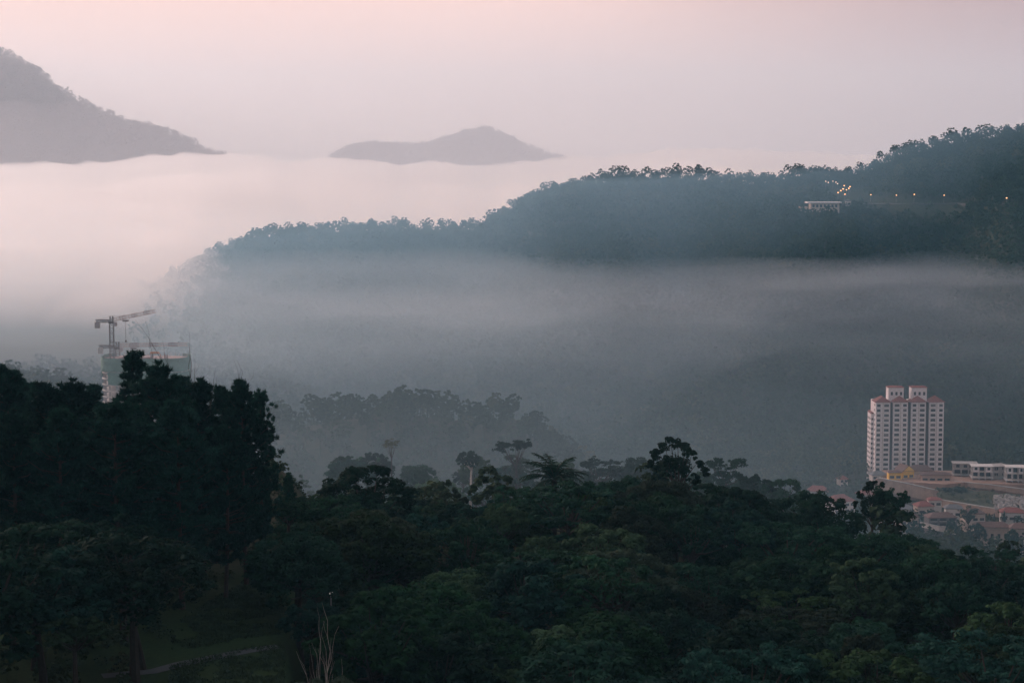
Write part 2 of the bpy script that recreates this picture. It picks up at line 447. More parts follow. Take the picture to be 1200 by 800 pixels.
def make_palm(key, seed, Hh, Rx):
    rng = RS(seed); b = MB(); V = []
    b.tube([(0, 0, -1), (.1, 0, Hh * .3), (.25, .1, Hh * .6), (.2, .1, Hh * .84)], [.42, .36, .34, .38], 9)
    c = Vector((.2, .1, Hh * .84))
    ribs = MB()
    for i in range(30):
        a = i * 2.4 + rng.rand() * .4; el = 1.5 - 1.7 * (i / 30) + rng.normal() * .1
        Lg = Rx * (.9 + .25 * rng.rand()); n = 22; pts = []
        p = c.copy(); e = el
        for k in range(n):
            d = Vector((cos(a) * cos(e), sin(a) * cos(e), sin(e))); p = p + d * (Lg / n); e -= .062; pts.append((p.copy(), d.copy()))
        ribs.tube([c] + [q[0] for q in pts[::5]], .05, 4)
        for k, (p, d) in enumerate(pts[2:]):
            sd = d.cross(Vector((0, 0, 1))).normalized(); w = Rx * .22 * sin(min(1, (k + 3) / n) * pi * .86 + .15) + .1
            for s in (-1, 1):
                t = (sd * s * .85 + d * .5 + Vector((0, 0, -.35 + .15 * rng.normal()))).normalized() * w
                q = d * .11
                V += [p - q, p + q, p + t + q * .4, p + t - q * .4]
    base = len(V); V = np.array([tuple(p) for p in V])
    fr = quads_mesh('crown', V, M['leaf'])
    b.add(ribs.v, ribs.f)
    add_proto(key, fr, b.mesh('trunk', M['bark']), Hh, Rx)

def make_bare(key, seed, Hh, spread, bark, fine=4):
    rng = RS(seed); b = MB()
    def grow(p, d, Lg, r, lv):
        q = p + d * Lg * .5 + Vector(rng.normal(size=3)) * Lg * .05; e = p + d * Lg + Vector(rng.normal(size=3)) * Lg * .06
        b.tube([p, q, e], [r, r * .8, r * .55], 6 if lv < 2 else 4)
        if lv >= fine: return
        for k in range(2 if lv else 3):
            nd = (d + Vector(rng.normal(size=3)) * spread + Vector((0, 0, .25))).normalized()
            grow(e if k else q, nd, Lg * (.62 + .2 * rng.rand()), r * .55, lv + 1)
    grow(Vector((0, 0, -.8)), Vector((0, 0, 1)), Hh * .42, .16 + Hh * .006, 0)
    add_proto(key, None, b.mesh('trunk', M[bark]), Hh, Hh * .25)

for i in range(4): make_broadleaf(f'dome{i}', 10 + i, 16, 6.2, 5.2)
for i in range(3): make_broadleaf(f'clump{i}', 20 + i, 17, 5.6, 5.4, 20, 10, 52, .40, (.22, .36), -.5)
for i in range(2): make_broadleaf(f'cone{i}', 30 + i, 18, 4.6, 7.5, 18, 11, 52, .40, (.3, .46), -.55)
for i in range(2): make_broadleaf(f'sparse{i}', 40 + i, 18, 5.6, 5.0, 12, 8, 38, .42, (.24, .36), -.3, 'bark')
for i in range(3): make_umbrella(f'umbrella{i}', 50 + i, 20, 6.0)
make_umbrella('flat', 55, 22, 5.6, 13, 12, 46, .40, 'bark', 1)
make_broadleaf('palestem', 57, 22, 4.4, 2.9, 12, 11, 52, .40, (.28, .4), -.2, 'palebark', .72)
make_broadleaf('great', 60, 21, 6.4, 8.6, 32, 11, 56, .42, (.26, .4), -.75)
make_broadleaf('roundtop', 58, 20, 4.6, 3.6, 13, 12, 54, .40, (.28, .4), -.35, 'bark', .62)
make_broadleaf('airy', 61, 24, 5.0, 5.4, 19, 9, 46, .40, (.2, .32), -.5, 'bark', .5)
for i in range(5): make_pine(f'pine{i}', 70 + i, 29, 5.6)
make_pine('loosepine', 77, 29, 6.4, .2, 26, 46, 1.05)
make_pine('slimpine', 78, 30, 4.3, .25, 30, 46, .8)
make_spire('spire', 80, 13, 2.6)
make_palm('palm', 81, 17, 5.2)
make_bare('bare', 82, 12, .42, 'palebark')
make_bare('twigs', 83, 29, .24, 'bark', 5)
make_bare('russetstem', 86, 24, .3, 'bark', 4)
# a russet tree: bare stems, a small flat crown at the top
_r = RS(87); _c = []; _q = []
for i in range(26):
    a = _r.rand() * 6.28; r = 2.6 * _r.rand() ** .5
    _c.append([cos(a) * r, sin(a) * r, 22.4 + _r.normal() * .6 - .15 * r]); _q.append([.75, .75, .4])
PROTO['russet'] = (quads_mesh('crown', leaf_quads(_c, _q, 40, .36, _r), M['leaf']), limb_mesh(_r, 23.5, .3, [c for c in _c[::3]], .7, .01).mesh('trunk', M['bark']), 24, 3)

TINTS = {
    'dark green': (0.0109, 0.0367, 0.0232), 'deep green': (0.0134, 0.0466, 0.0249), 'olive green': (0.0200, 0.0450, 0.0184),
    'brownish': (0.0281, 0.0466, 0.0299), 'bluish': (0.0102, 0.0386, 0.0299), 'pale olive': (0.0350, 0.0716, 0.0366), 'russet': (0.0627, 0.0762, 0.0539),
    'mid green': (0.0124, 0.0446, 0.0186),
}
TREES = []
def tree(name, key, x, y, h, tint, label=None, group=None, wide=1.0, rz=None, z=None, cat='tree', **info):
    crown, trunk, H0, R0 = PROTO[key]
    z = hz(x, y) if z is None else z
    o = empty(name, (x, y, z), rnd.random() * 6.28 if rz is None else rz)
    s = h / H0; o.scale = (s * wide, s * wide, s)
    t = link('trunk', trunk, o)
    if crown:
        c = link('crown', crown, o); k = .6 + .85 * rnd.random() ** 1.3; col = TINTS[tint]
        c.color = (col[0] * k, col[1] * k, col[2] * k, 1)
    tag(o, label, cat, group)
    TREES.append(dict(o=o, key=key, x=x, y=y, z=z, h=h, r=R0 * s * wide, tint=tint, label=label, **info))
    return o

def tree_px(name, key, px, py, D, tint, label, group=None, wide=1.0, rz=None, dz=0):
    """stands on the terrain D metres away with its top at the pixel"""
    p = at(px, py, D); g = hz(p.x, D)
    return tree(name, key, p.x, D, p.z - g, tint, label, group, wide, rz)

G_CAN = 'trees of the dark wooded hillside in the foreground'
G_PINE = 'tall pines on the left'
G_MID = 'misty trees on the spur behind the foreground'
def in_clear(px, D, m=0):
    py = 175 + 57 / D * FPX
    lo_ = np.interp(py, [655, 665, 690, 715, 740, 800, 830], [330, 312, 285, 242, 206, 200, 196])
    return (px > lo_ - m) & (px < 328 + m) & (py > 658)
# --- trees that stand out one by one
SPECIAL = []
def sp(*a, **k):
    o = tree_px(*a, **k); SPECIAL.append((o.location.x, o.location.y)); return o
sp('broadleaf_tree', 'great', 437, 538, 318, 'dark green', 'large dark many-lobed tree rising above its neighbours right of the pines', G_CAN, 1.3)
sp('emergent_tree', 'airy', 792, 510, 345, 'dark green', 'tall airy dark tree breaking the skyline right of the palm', G_CAN, 1.08)
sp('palm_tree', 'palm', 651, 541, 332, 'dark green', 'feathery palm with arching fronds on the foreground skyline', None, 1.0, None)
sp('broadleaf_tree', 'dome1', 962, 577, 352, 'dark green', 'wide smooth-domed dark tree on the skyline below and left of the apartment tower', G_CAN, 1.1)
sp('broadleaf_tree', 'clump2', 1012, 652, 268, 'pale olive', 'pale olive tree glowing lighter than the dark canopy at lower right', G_CAN, 1.05)
sp('emergent_tree', 'airy', 1022, 560, 386, 'dark green', 'slender tree with long bare trunk in front of the terraced town', None, .85)
sp('umbrella_tree', 'umbrella1', 1046, 574, 390, 'dark green', 'umbrella-crowned tree leaning beside the slender tree in front of the town', None, .68)
sp('bare_tree', 'bare', 386, 742, 206, 'dark green', 'pale bare forked tree near the bottom edge beside the clearing', None, .42)
sp('bare_tree', 'bare', 376, 735, 212, 'dark green', 'thin pale leafless stem behind the forked bare tree', None, .3)
sp('conifer', 'spire', 338, 552, 300, 'dark green', 'small spire-shaped conifer at the right foot of the pines', None, 1.1)
sp('broadleaf_tree', 'clump0', 440, 690, 222, 'mid green', 'pyramid of green clumps beside the pale bare tree near the bottom', G_CAN, 1.1)
sp('broadleaf_tree', 'dome2', 745, 600, 300, 'brownish', 'brown-tinged round tree below the airy skyline tree', G_CAN, 1.0)
sp('broadleaf_tree', 'sparse0', 530, 572, 345, 'brownish', 'thin-leaved brownish tree on the skyline between the lobed tree and the palm', G_CAN, 1.0)
sp('broadleaf_tree', 'cone0', 690, 562, 330, 'deep green', 'bushy conical tree immediately right of the palm', G_CAN, 1.0)
sp('broadleaf_tree', 'sparse1', 600, 566, 338, 'deep green', 'open-crowned green tree immediately left of the palm', G_CAN, 1.0)
# misty spur, one by one
sp('russet_tree', 'russet', 458, 513, 520, 'russet', 'thin russet-topped tree on bare stems above the misty spur', None, 1.0)
sp('umbrella_tree', 'palestem', 551, 529, 510, 'dark green', 'misty tree with a pale white trunk left of the flat-topped tree', None, .9)
sp('umbrella_tree', 'flat', 605, 516, 520, 'dark green', 'flat-topped umbrella tree on the misty spur left of the palm', None, 1.0)
sp('broadleaf_tree', 'umbrella0', 703, 538, 522, 'dark green', 'broad misty tree on the spur right of the palm', G_MID, 1.15)
sp('broadleaf_tree', 'dome0', 746, 536, 522, 'dark green', 'rounded misty tree just left of the airy skyline tree', G_MID, .8)
sp('umbrella_tree', 'umbrella2', 852, 537, 522, 'dark green', 'misty umbrella tree right of the airy skyline tree', G_MID, .85)
sp('broadleaf_tree', 'cone1', 884, 549, 522, 'dark green', 'misty conical tree right of the umbrella tree on the far skyline', G_MID, 1.0)
sp('broadleaf_tree', 'clump1', 916, 556, 522, 'mid green', 'misty bushy tree above the smooth-domed dark tree', G_MID, 1.0)

# --- the pines on the left
PN = [  # px, py top, D, proto, tint, width, label
    (4, 436, 262, 'pine1', 1.0, 'tall pine cut by the left edge of the photo'),
    (30, 452, 272, 'pine3', 1.15, 'pine second from the left edge, lower than its neighbour at the edge'),
    (56, 460, 254, 'pine0', 1.2, 'broad-topped pine third from the left edge'),
    (84, 456, 266, 'pine2', 1.2, 'round-topped pine left of the building under construction'),
    (108, 458, 280, 'pine4', 1.05, 'pine just below the left end of the building under construction'),
    (154, 420, 262, 'slimpine', .95, 'tallest pine with a pointed tip in front of the construction site'),
    (182, 438, 256, 'pine2', 1.1, 'dense pine right beside the tallest pine'),
    (206, 446, 282, 'pine3', 1.0, 'pine before the right end of the building under construction'),
    (236, 452, 264, 'pine1', 1.0, 'ragged pine right of the bare-twigged tree'),
    (262, 462, 276, 'pine0', .95, 'pine in the dip between two taller pines right of the construction site'),
    (286, 454, 258, 'pine4', .85, 'dense pine second from the right end of the pine group'),
    (304, 466, 266, 'loosepine', .62, 'outermost right pine with stepped branches open to the mist'),
    (140, 476, 240, 'pine3', 1.15, 'lower pine standing in front of the tallest pine'),
    (66, 486, 238, 'pine4', 1.1, 'lower pine in front at the far left of the group'),
    (210, 482, 244, 'pine0', 1.1, 'lower pine in front, below the bare-twigged tree'),
    (18, 494, 240, 'pine2', 1.05, 'lower pine in front near the left edge'),
    (262, 505, 250, 'pine1', .95, 'lower pine in front near the right end of the group'),
    (100, 490, 290, 'pine1', 1.2, 'pine at the back of the group seen in a gap left of centre'),
    (228, 476, 296, 'pine4', 1.2, 'pine at the back of the group behind the ragged pine'),
    (44, 480, 298, 'pine0', 1.2, 'pine at the back of the group near the left edge'),
]
for px, py, D, k, w, lb in PN:
    tree_px('pine_tree', k, px, py, D, 'bluish', lb, G_PINE, w)
sp('bare_tree', 'twigs', 216, 430, 270, 'dark green', 'leafless tree with fine upright twigs among the pines', None, 1.0)

# --- the rest of the canopy
shapes = [('broadleaf_tree', 'dome0', 'domed'), ('broadleaf_tree', 'dome1', 'domed'), ('broadleaf_tree', 'dome2', 'domed'), ('broadleaf_tree', 'dome3', 'domed'),
          ('broadleaf_tree', 'clump0', 'clumpy'), ('broadleaf_tree', 'clump1', 'clumpy'), ('broadleaf_tree', 'clump2', 'clumpy'),
          ('broadleaf_tree', 'cone0', 'conical'), ('broadleaf_tree', 'cone1', 'conical'), ('broadleaf_tree', 'sparse1', 'sparse'),
          ('umbrella_tree', 'umbrella2', 'flat'), ('broadleaf_tree', 'sparse0', 'sparse'), ('broadleaf_tree', 'roundtop', 'tall')]
tints = ['pale olive'] + ['dark green'] * 8 + ['deep green'] * 6 + ['bluish'] * 4 + ['olive green'] * 2 + ['mid green'] * 2 + ['brownish']
SKY = [(330, 590), (400, 585), (480, 592), (560, 592), (640, 582), (700, 572), (760, 560), (820, 562), (880, 585), (930, 606), (1000, 628), (1060, 636), (1100, 640), (1150, 648), (1200, 668), (1300, 690)]
crng = random.Random(21)
D = 197.0; row = 0
while D < 372:
    half = (600 / FPX) * D + 5
    x = -half + crng.random() * 10
    while x < half:
        xx = x + crng.uniform(-2.2, 2.2); yy = D + crng.uniform(-3, 3); x += 11.3
        px = 600 + FPX * xx / (yy * 1.015)
        if px < 338 and yy > 232: continue                      # the pines
        if in_clear(px, yy, 14) or (190 < px < 326 and yy < 222): continue     # the clearing
        if any((xx - a) ** 2 + (yy - b) ** 2 < 5.2 ** 2 for a, b in SPECIAL): continue
        g = hz(xx, yy)
        nm, key, shp = crng.choice(shapes); ti_ = crng.choice(tints)
        if px < 215: ti_ = 'dark green' if ti_ in ('brownish', 'olive green', 'mid green') else ti_
        h = crng.uniform(11, 21) * (1.06 if shp == 'conical' else 1)
        cap = float(zpix(np.interp(px, [p[0] for p in SKY], [p[1] for p in SKY]) - 5, yy)) - g
        if px < 200: h *= .92
        if 326 <= px < 345 and yy < 240: h *= 1.0
        h = max(6, min(h, cap + crng.uniform(-1.2, .6)))
        tree(nm, key, xx, yy, h, ti_, None, G_CAN, crng.uniform(.9, 1.5) * (15.5 / max(h, 11)) ** .5, shp=shp)
    D += 10.0; row += 1
# the misty spur
D = 425.0
while D < 600:
    x = -62.0 - (D - 425) * .1
    while x < 80 + (D - 425) * .1:
        xx = x + crng.uniform(-3, 3); yy = D + crng.uniform(-4, 4); x += 12.5
        px = 600 + FPX * xx / (yy * 1.015)
        if not 335 < px < 985: continue
        if any((xx - a) ** 2 + (yy - b) ** 2 < 5.5 ** 2 for a, b in SPECIAL): continue
        g = hz(xx, yy)
        top = proj((xx, yy, g + 15))[1]
        if top > np.interp(px, [p[0] for p in SKY], [p[1] for p in SKY]) + 12: continue
        nm, key, shp = crng.choice(shapes)
        tree(nm, key, xx, yy, crng.uniform(11, 16.5), crng.choice(tints[:-1] + ['olive green', 'brownish']), None, G_MID, crng.uniform(.95, 1.2), shp=shp)
    D += 15
print('TREES', len(TREES))

# labels for the canopy: tint, shape, place; ties broken by order from the left
ORD = ['first', 'second', 'third', 'fourth', 'fifth', 'sixth', 'seventh', 'eighth', 'ninth', 'tenth', 'eleventh', 'twelfth']
def zone(t):
    px, py = proj((t['x'], t['y'], t['z'] + t['h'] * .85))
    if t['y'] > 400:
        v = 'on the misty spur'
        w = 'left of the palm' if px < 560 else 'behind the palm' if px < 740 else 'beside the airy tree'
    else:
        v = 'at the bottom edge' if py > 735 else 'low in the canopy' if py > 685 else 'midway up the canopy' if py > 630 else 'just under the skyline' if py > 595 else 'on the skyline'
        w = 'left of the clearing' if px < 205 else 'beyond the clearing' if px < 345 else 'right of the clearing' if px < 470 else 'left of the palm' if px < 610 else 'below the palm' if px < 740 else 'below the airy tree' if px < 860 else 'left of the tower' if px < 1000 else 'below the tower' if px < 1110 else 'near the right edge'
    return px, f'{v} {w}'
buck = {}
for t in TREES:
    if t['label'] is None:
        px, zn = zone(t); buck.setdefault((t['tint'], t['shp'], zn), []).append((px, t))
for (ti, sh, zn), lst in buck.items():
    lst.sort(key=lambda q: q[0])
    for i, (px, t) in enumerate(lst):
        t['o']['label'] = f'{ti} {sh} tree {zn}' if len(lst) == 1 else f'{ORD[i]} from left of {ti} {sh} trees {zn}'

# ------------------------------------------------------------------ woods that read as one mass
def lod(seed, Hh, Rx, Rz, nl, ns, per, leaf):
    rng = RS(seed); C, Rd, Lb = dome_clumps(rng, Rx, Rz, Hh - Rz * 1.05, nl, ns, (.34, .48), -.45)
    v = leaf_quads(C, Rd, per, leaf, rng, .3, .7, .5, .3)
    w = .2                                                     # a plain stem: four narrow quads
    b = np.array([[-w, -w], [w, -w], [w, w], [-w, w]]); st = []
    for k in range(4):
        p, q = b[k], b[(k + 1) % 4]
        st += [[p[0], p[1], -2], [q[0], q[1], -2], [q[0] * .4, q[1] * .4, Hh * .7], [p[0] * .4, p[1] * .4, Hh * .7]]
    return np.vstack([v, np.array(st)])
LOD_F = [lod(100 + i, 11 + (i % 4) * 1.5, 4.6 - (i % 2) * .9, 4.8 + (i % 3) * .8, 11, 5, 8, 1.15) for i in range(8)]     # near 400 quads
LOD_N = [lod(120 + i, 12 + (i % 3) * 2, 5 - (i % 2), 4.2 + (i % 3), 8, 4, 4, 1.7) for i in range(6)]           # 130
LOD_L = [lod(140 + i, 12 + (i % 3), 5.2, 4.2 + i % 3, 7, 2, 4, 2.6) for i in range(6)]                         # 60

def wood(name, X, Y, Z, S, lods, seed, label):
    rng = RS(seed); n = len(X); parts = []; tints_ = []
    which = rng.randint(0, len(lods), n); ang = rng.rand(n) * 6.28; tn = np.clip(rng.normal(.4, .2, n) + .5 * fbm(X / 70, Y / 110, seed + 300, 3), 0, 1)
    wd = S * (.85 + .4 * rng.rand(n))
    for k, Lm in enumerate(lods):
        i = np.nonzero(which == k)[0]
        if not len(i): continue
        c, s = np.cos(ang[i])[:, None], np.sin(ang[i])[:, None]
        vx = (Lm[None, :, 0] * c - Lm[None, :, 1] * s) * wd[i][:, None] + X[i][:, None]
        vy = (Lm[None, :, 0] * s + Lm[None, :, 1] * c) * wd[i][:, None] + Y[i][:, None]
        vz = Lm[None, :, 2] * S[i][:, None] + Z[i][:, None]
        parts.append(np.stack([vx, vy, vz], -1).reshape(-1, 3)); tints_.append(np.repeat(tn[i], len(Lm) // 4))
    o = link(name, quads_mesh(name, np.concatenate(parts), M['forest'], np.concatenate(tints_)))
    tag(o, label, 'forest', kind='stuff'); return o

def scatter(y0, y1, px0, px1, step, seed, grow=0):
    rng = RS(seed); P = []
    y = y0
    while y < y1:
        x0, x1 = (px0 - 600) / FPX * y, (px1 - 600) / FPX * y
        n = int((x1 - x0) / step)
        if n > 0: P.append(np.stack([x0 + (np.arange(n) + rng.rand(n)) * step, y + (rng.rand(n) - .5) * step], 1))
        y += step * .95
    P = np.concatenate(P); return P[:, 0], P[:, 1]

CLEAR = []   # (x, y, radius) kept free of trees
# hilltop buildings and lamps are placed first so that the wood leaves room for them
LODGE = ground_hit(966, 247)
CLEAR.append((LODGE.x, LODGE.y, 24))
LAMPS = [(1020, 230), (1050, 231), (1071, 230), (1106, 231), (1179, 235)]
CLUST = [(967.5, 213.5), (970.5, 214.5), (976, 213), (979.5, 214), (981.5, 216), (982, 226.5), (985.2, 224.2), (988, 222), (989.2, 218.5), (991.8, 223.2), (994.5, 221.5), (996, 219.5), (990, 228.2)]
LPOS = []
for (a, b) in LAMPS + CLUST:
    p = ground_hit(a, b + 7); LPOS.append(p); CLEAR.append((p.x, p.y - 6, 9 if (a, b) in LAMPS else 6)); CLEAR.append((p.x, p.y - 18, 7)); CLEAR.append((p.x, p.y - 29, 6))

def keep(X, Y, extra=()):
    m = np.ones(len(X), bool)
    for cx, cy, r in list(CLEAR) + list(extra): m &= (X - cx) ** 2 + (Y - cy) ** 2 > r * r
    return m

# crest and slopes of the big ridge
X, Y = scatter(1880, 2312, -120, 1330, 7.4, 201); m = keep(X, Y) & (RS(270).rand(len(X)) < np.maximum(sst(-.205, -.085, X / Y + .02 * fbm(X / 60, Y / 60, 272)), sst(-150, -125, H(X, Y)))); X, Y = X[m], Y[m]; Z = H(X, Y) - 1.5
t = RS(202); S = np.clip(t.normal(.82, .26, len(X)), .35, 1.3) + (t.rand(len(X)) < .05) * .4 * t.rand(len(X))
cr_ = Y > 2225
wood('forest', X[cr_], Y[cr_], Z[cr_], S[cr_], LOD_F, 203, 'dark wood along the crest of the long ridge')
# low trees only near the lodge and lamps so that they stay in sight
near_l = np.zeros(len(X), bool)
for p in LPOS + [LODGE]: near_l |= (np.abs(X - p.x) < 16) & (Y > p.y - 60) & (Y < p.y)
S = np.where(near_l, S * .4, S)
wood('forest', X[~cr_], Y[~cr_], Z[~cr_], S[~cr_], LOD_N, 204, 'dense wood covering the upper slope of the long ridge')
X, Y = scatter(1270, 1885, -150, 1330, 9.5, 205); m = RS(271).rand(len(X)) < np.maximum.reduce([sst(-.205, -.085, X / Y + .02 * fbm(X / 60, Y / 60, 273)), sst(-150, -125, H(X, Y)), sst(1650, 1400, Y)]); X, Y = X[m], Y[m]; Z = H(X, Y)
wood('forest', X, Y, Z, RS(206).uniform(.6, 1.15, len(X)), LOD_L, 207, 'wood on the misty lower slope of the long ridge')
# valley floor
X, Y = scatter(620, 1275, -60, 1330, 9.5, 208)
PXV = 600 + FPX * X / (Y * 1.015)
m = ~((PXV > 1012) & (Y > 985) & (Y < 1245)) & ~((PXV > 968) & (PXV < 1013) & (Y > 930) & (Y < 1075)) & ~((PXV > 978) & (PXV < 1000) & (Y > 1120) & (Y < 1200)) & ~((PXV > 940) & (PXV < 972) & (Y > 1070) & (Y < 1140)) & ~((PXV > 100) & (PXV < 240) & (Y > 1060) & (Y < 1140))
X, Y = X[m], Y[m]; Z = H(X, Y)
k3 = (np.abs(Y - 890) < 120) & (np.abs(600 + FPX * X / Y - 480) < 330)
wood('forest', X[k3], Y[k3], Z[k3], RS(209).uniform(.6, 1.12, k3.sum()), LOD_F, 210, 'misty wood on the rounded knoll in the middle of the valley')
wood('forest', X[~k3], Y[~k3], Z[~k3], RS(211).uniform(.6, 1.1, (~k3).sum()), LOD_N, 212, 'wood on the valley floor around the knoll')
# lower back slope of the foreground hill
X, Y = scatter(385, 620, -120, 1330, 9.5, 213)
PXV = 600 + FPX * X / (Y * 1.015)
m = ~((PXV > 335) & (PXV < 985) & (Y > 418) & (Y < 606)); X, Y = X[m], Y[m]; Z = H(X, Y)
wood('forest', X, Y, Z, RS(214).uniform(.6, 1.1, len(X)), LOD_F, 215, 'wood falling from the foreground hill towards the valley')
# far mountains: trees along and below the crests
for (MX, MY, MZ), sd, lb, sc_ in ((MT1, 220, 'faint wood on the high mountain at left', 1.2), (MT2, 221, 'faint wood on the distant mountain in the middle', 1.25)):
    rg = RS(sd); n0, n1 = MX.shape
    i = rg.randint(30, 56, 14000); j = rg.randint(0, n1 - 1, 14000); fi, fj = rg.rand(14000), rg.rand(14000)
    def bl(A): return (A[i, j] * (1 - fj) + A[i, j + 1] * fj) * (1 - fi) + (A[i + 1, j] * (1 - fj) + A[i + 1, j + 1] * fj) * fi
    X, Y, Z = bl(MX), bl(MY), bl(MZ); m = Z > -90
    wood('forest', X[m], Y[m], Z[m], (.5 + 1.2 * rg.rand(m.sum()) ** 4) * sc_, LOD_L, sd + 5, lb)
for px, py, D_, k, h, w_, lb in ((975, 198, 2290, 'dome0', 16, .8, 'lone round tree standing in the saddle of the ridge above the lamps'), (989, 207, 2292, 'spire', 11, 1.0, 'small pointed tree in the notch of the ridge beside the lamp cluster')):
    p = at(px, py, D_); tree('broadleaf_tree' if k == 'dome0' else 'conifer', k, p.x, D_, p.z - hz(p.x, D_), 'dark green', lb, None, w_)
# the same hillside beyond both edges of the view
for a_, b_, sd in ((-520, -45, 260), (1245, 1720, 262)):
    X, Y = scatter(150, 385, a_, b_, 8.5, sd)
    wood('forest', X, Y, H(X, Y), RS(sd + 1).uniform(.9, 1.35, len(X)), LOD_F, sd + 2, 'foreground wood just beyond the left edge' if a_ < 0 else 'foreground wood just beyond the right edge')
# undergrowth beneath the foreground trees
X, Y = scatter(188, 385, -30, 1230, 4.0, 230)
PXV = 600 + FPX * X / (Y * 1.015)
m = ~in_clear(PXV, Y, 6) & ~((PXV > 150) & (PXV < 326) & (Y < 222)); X, Y = X[m], Y[m]; Z = H(X, Y) - 1.0
o = wood('undergrowth', X, Y, Z, RS(231).uniform(.12, .3, len(X)), LOD_N, 232, 'dark undergrowth beneath the foreground trees'); o['category'] = 'undergrowth'

rg = RS(250); X = rg.uniform(-46, -22, 26000); Y = rg.uniform(196, 268, 26000); PXV = 600 + FPX * X / (Y * 1.015)
PYV = 175 + 56.8 / Y * FPX
m = in_clear(PXV, Y, 4) & (np.abs(PYV - np.interp(PXV, [120, 180, 210, 250, 290, 326, 380], [800, 786, 778, 768, 760, 755, 750])) > 6) & (fbm(X / 3, Y / 3, 251, 3) > -.25); X, Y = X[m], Y[m]
Cn = np.stack([X, Y, H(X, Y) + .05], 1)
o = link('grass', quads_mesh('grass', leaf_quads(Cn, np.full((len(Cn), 3), .18), 3, .42, rg, .1, .22, .5, .3, 0, True), M['forest'], rg.rand(len(Cn) * 3) * .5)); tag(o, 'dim grass of the clearing beside the path', 'grass', kind='stuff')
# ------------------------------------------------------------------ path in the clearing
pts = [at(p, q, d) for p, q, d in ((120, 800, 212), (180, 786, 214), (210, 778, 217), (250, 768, 220), (290, 760, 223), (326, 755, 225), (380, 750, 228), (430, 748, 231))]
V = []; F = []
for i, p in enumerate(pts):
    d = (pts[min(i + 1, 7)] - pts[max(i - 1, 0)]); d.z = 0; d.normalize(); s = Vector((d.y, -d.x, 0)) * 1.0
    for q in (p - s, p + s):
        V.append((q.x, q.y, max(hz(q.x, q.y), hz(p.x, p.y)) + .06))
    if i: F.append((2 * i - 2, 2 * i - 1, 2 * i + 1, 2 * i))
pm = bpy.data.meshes.new('path'); pm.from_pydata(V, [], F); pm.materials.append(M['asphalt'])
tag(link('path', pm), kind='structure')

# ------------------------------------------------------------------ lamps
def lamp(name, p, h, mat, label, group, r=.5, arm=True):
    o = empty(name, p); b = MB(); b.tube([(0, 0, -.5), (0, 0, h)], [.14, .09], 6)
    if arm: b.tube([(0, 0, h - .05), (0, -.5, h + .25), (0, -1.1, h + .2)], .06, 5)
    b.build('post', M['post'], o)
    y0 = -1.1 if arm else 0; hb = MB()
    hb.tube([(0, y0 - .01, h - .55 * r), (0, y0, h - .3 * r), (0, y0, h + .35 * r), (0, y0, h + .6 * r)], [.45 * r, r, r * .85, r * .3], 10)
    hb.build('lamp_head', mat, o)
    return tag(o, label, 'street lamp', group)
names = ['lit street lamp on the ridge road nearest the lodge', 'lit street lamp second along the ridge road from the lodge', 'lit street lamp midway along the ridge road',
         'lit street lamp fourth along the ridge road from the lodge', 'lone lit street lamp at the right end of the ridge road']
for i, p in enumerate(LPOS):
    if i < 5: lamp('street_lamp', p, 8, M['lampw'], names[i], 'lit lamps along the ridge road', .62)
    else:
        a, b = CLUST[i - 5]
        lb = f'warm lamp in the cluster above the hilltop lodge, {ORD[i - 10]} from the left' if i >= 10 else f'pale lamp in the saddle below the lone round tree, {ORD[i - 5]} from the left'
        lamp('street_lamp', p, 7, M['lampw'] if i >= 10 else M['lamps'], lb, 'lamps clustered around the hilltop lodge', .62 if i >= 10 else .5, False)
p = at(393, 682, 262); g = hz(p.x, p.y)
lamp('garden_lamp', (p.x, p.y - 6.5, g), p.z - g, M['lampd'], 'small pale lamp glimpsed among the dark trees right of the clearing', None, .28, False)
p = at(113, 548, 320)
lamp('beacon_lamp', (p.x, p.y, hz(p.x, p.y)), p.z - hz(p.x, p.y), M['lampr'], 'tiny red light glimpsed through a gap in the pines', None, .3, False)

# ------------------------------------------------------------------ hilltop lodge
o = empty('hilltop_lodge', (LODGE.x, LODGE.y, LODGE.z + 1.5), .05)
tag(o, 'long low pale building with flat overhanging roof on the ridge', 'building')
MB().box(-15, 15, -4, 8, -7, 6.2).build('wall', M['cream'], o)
MB().box(-19, 17, -6, 9, 6.2, 7.4).build('roof', M['white'], o)
for k in range(7): MB().box(-13.5 + k * 4, -11.2 + k * 4, -4.12, -3.9, 1.8, 4.6).build('window', M['glass'], o)
MB().box(-26, -18, -2, 6, -6, 2.6).build('annex', M['cream'], o)
p = ground_hit(994, 241)
o = empty('round_house', (p.x, p.y, p.z), 0); tag(o, 'small grey house right of the lodge under the lamp cluster', 'house')
MB().box(-3, 3, -3, 3, -3, 4.5).build('wall', M['palec'], o); MB().hip(-3, 3, -3, 3, 4.5, 2.2, 2.5, .5).build('roof', M['greyroof'], o)
MB().box(-.9, .9, -3.1, -2.9, .2, 2.6).build('door', M['glass'], o)
p1, p2 = ground_hit(986, 243), ground_hit(1072, 238)
V = []; F = []
for i in range(13):
    q = ground_hit(986 + (1190 - 986) * i / 12, 240 - .5 * i / 12)
    V += [(q.x, q.y - 1, q.z + .6), (q.x, q.y + 3, q.z + .9), (q.x, q.y - 1.3, q.z - 2.2)]
    if i: F += [(3 * i - 3, 3 * i, 3 * i + 1, 3 * i - 2), (3 * i - 1, 3 * i + 2, 3 * i, 3 * i - 3)]
rm = bpy.data.meshes.new('road'); rm.from_pydata(V, [], F); rm.materials.append(M['recess'])
tag(link('road', rm), kind='structure')

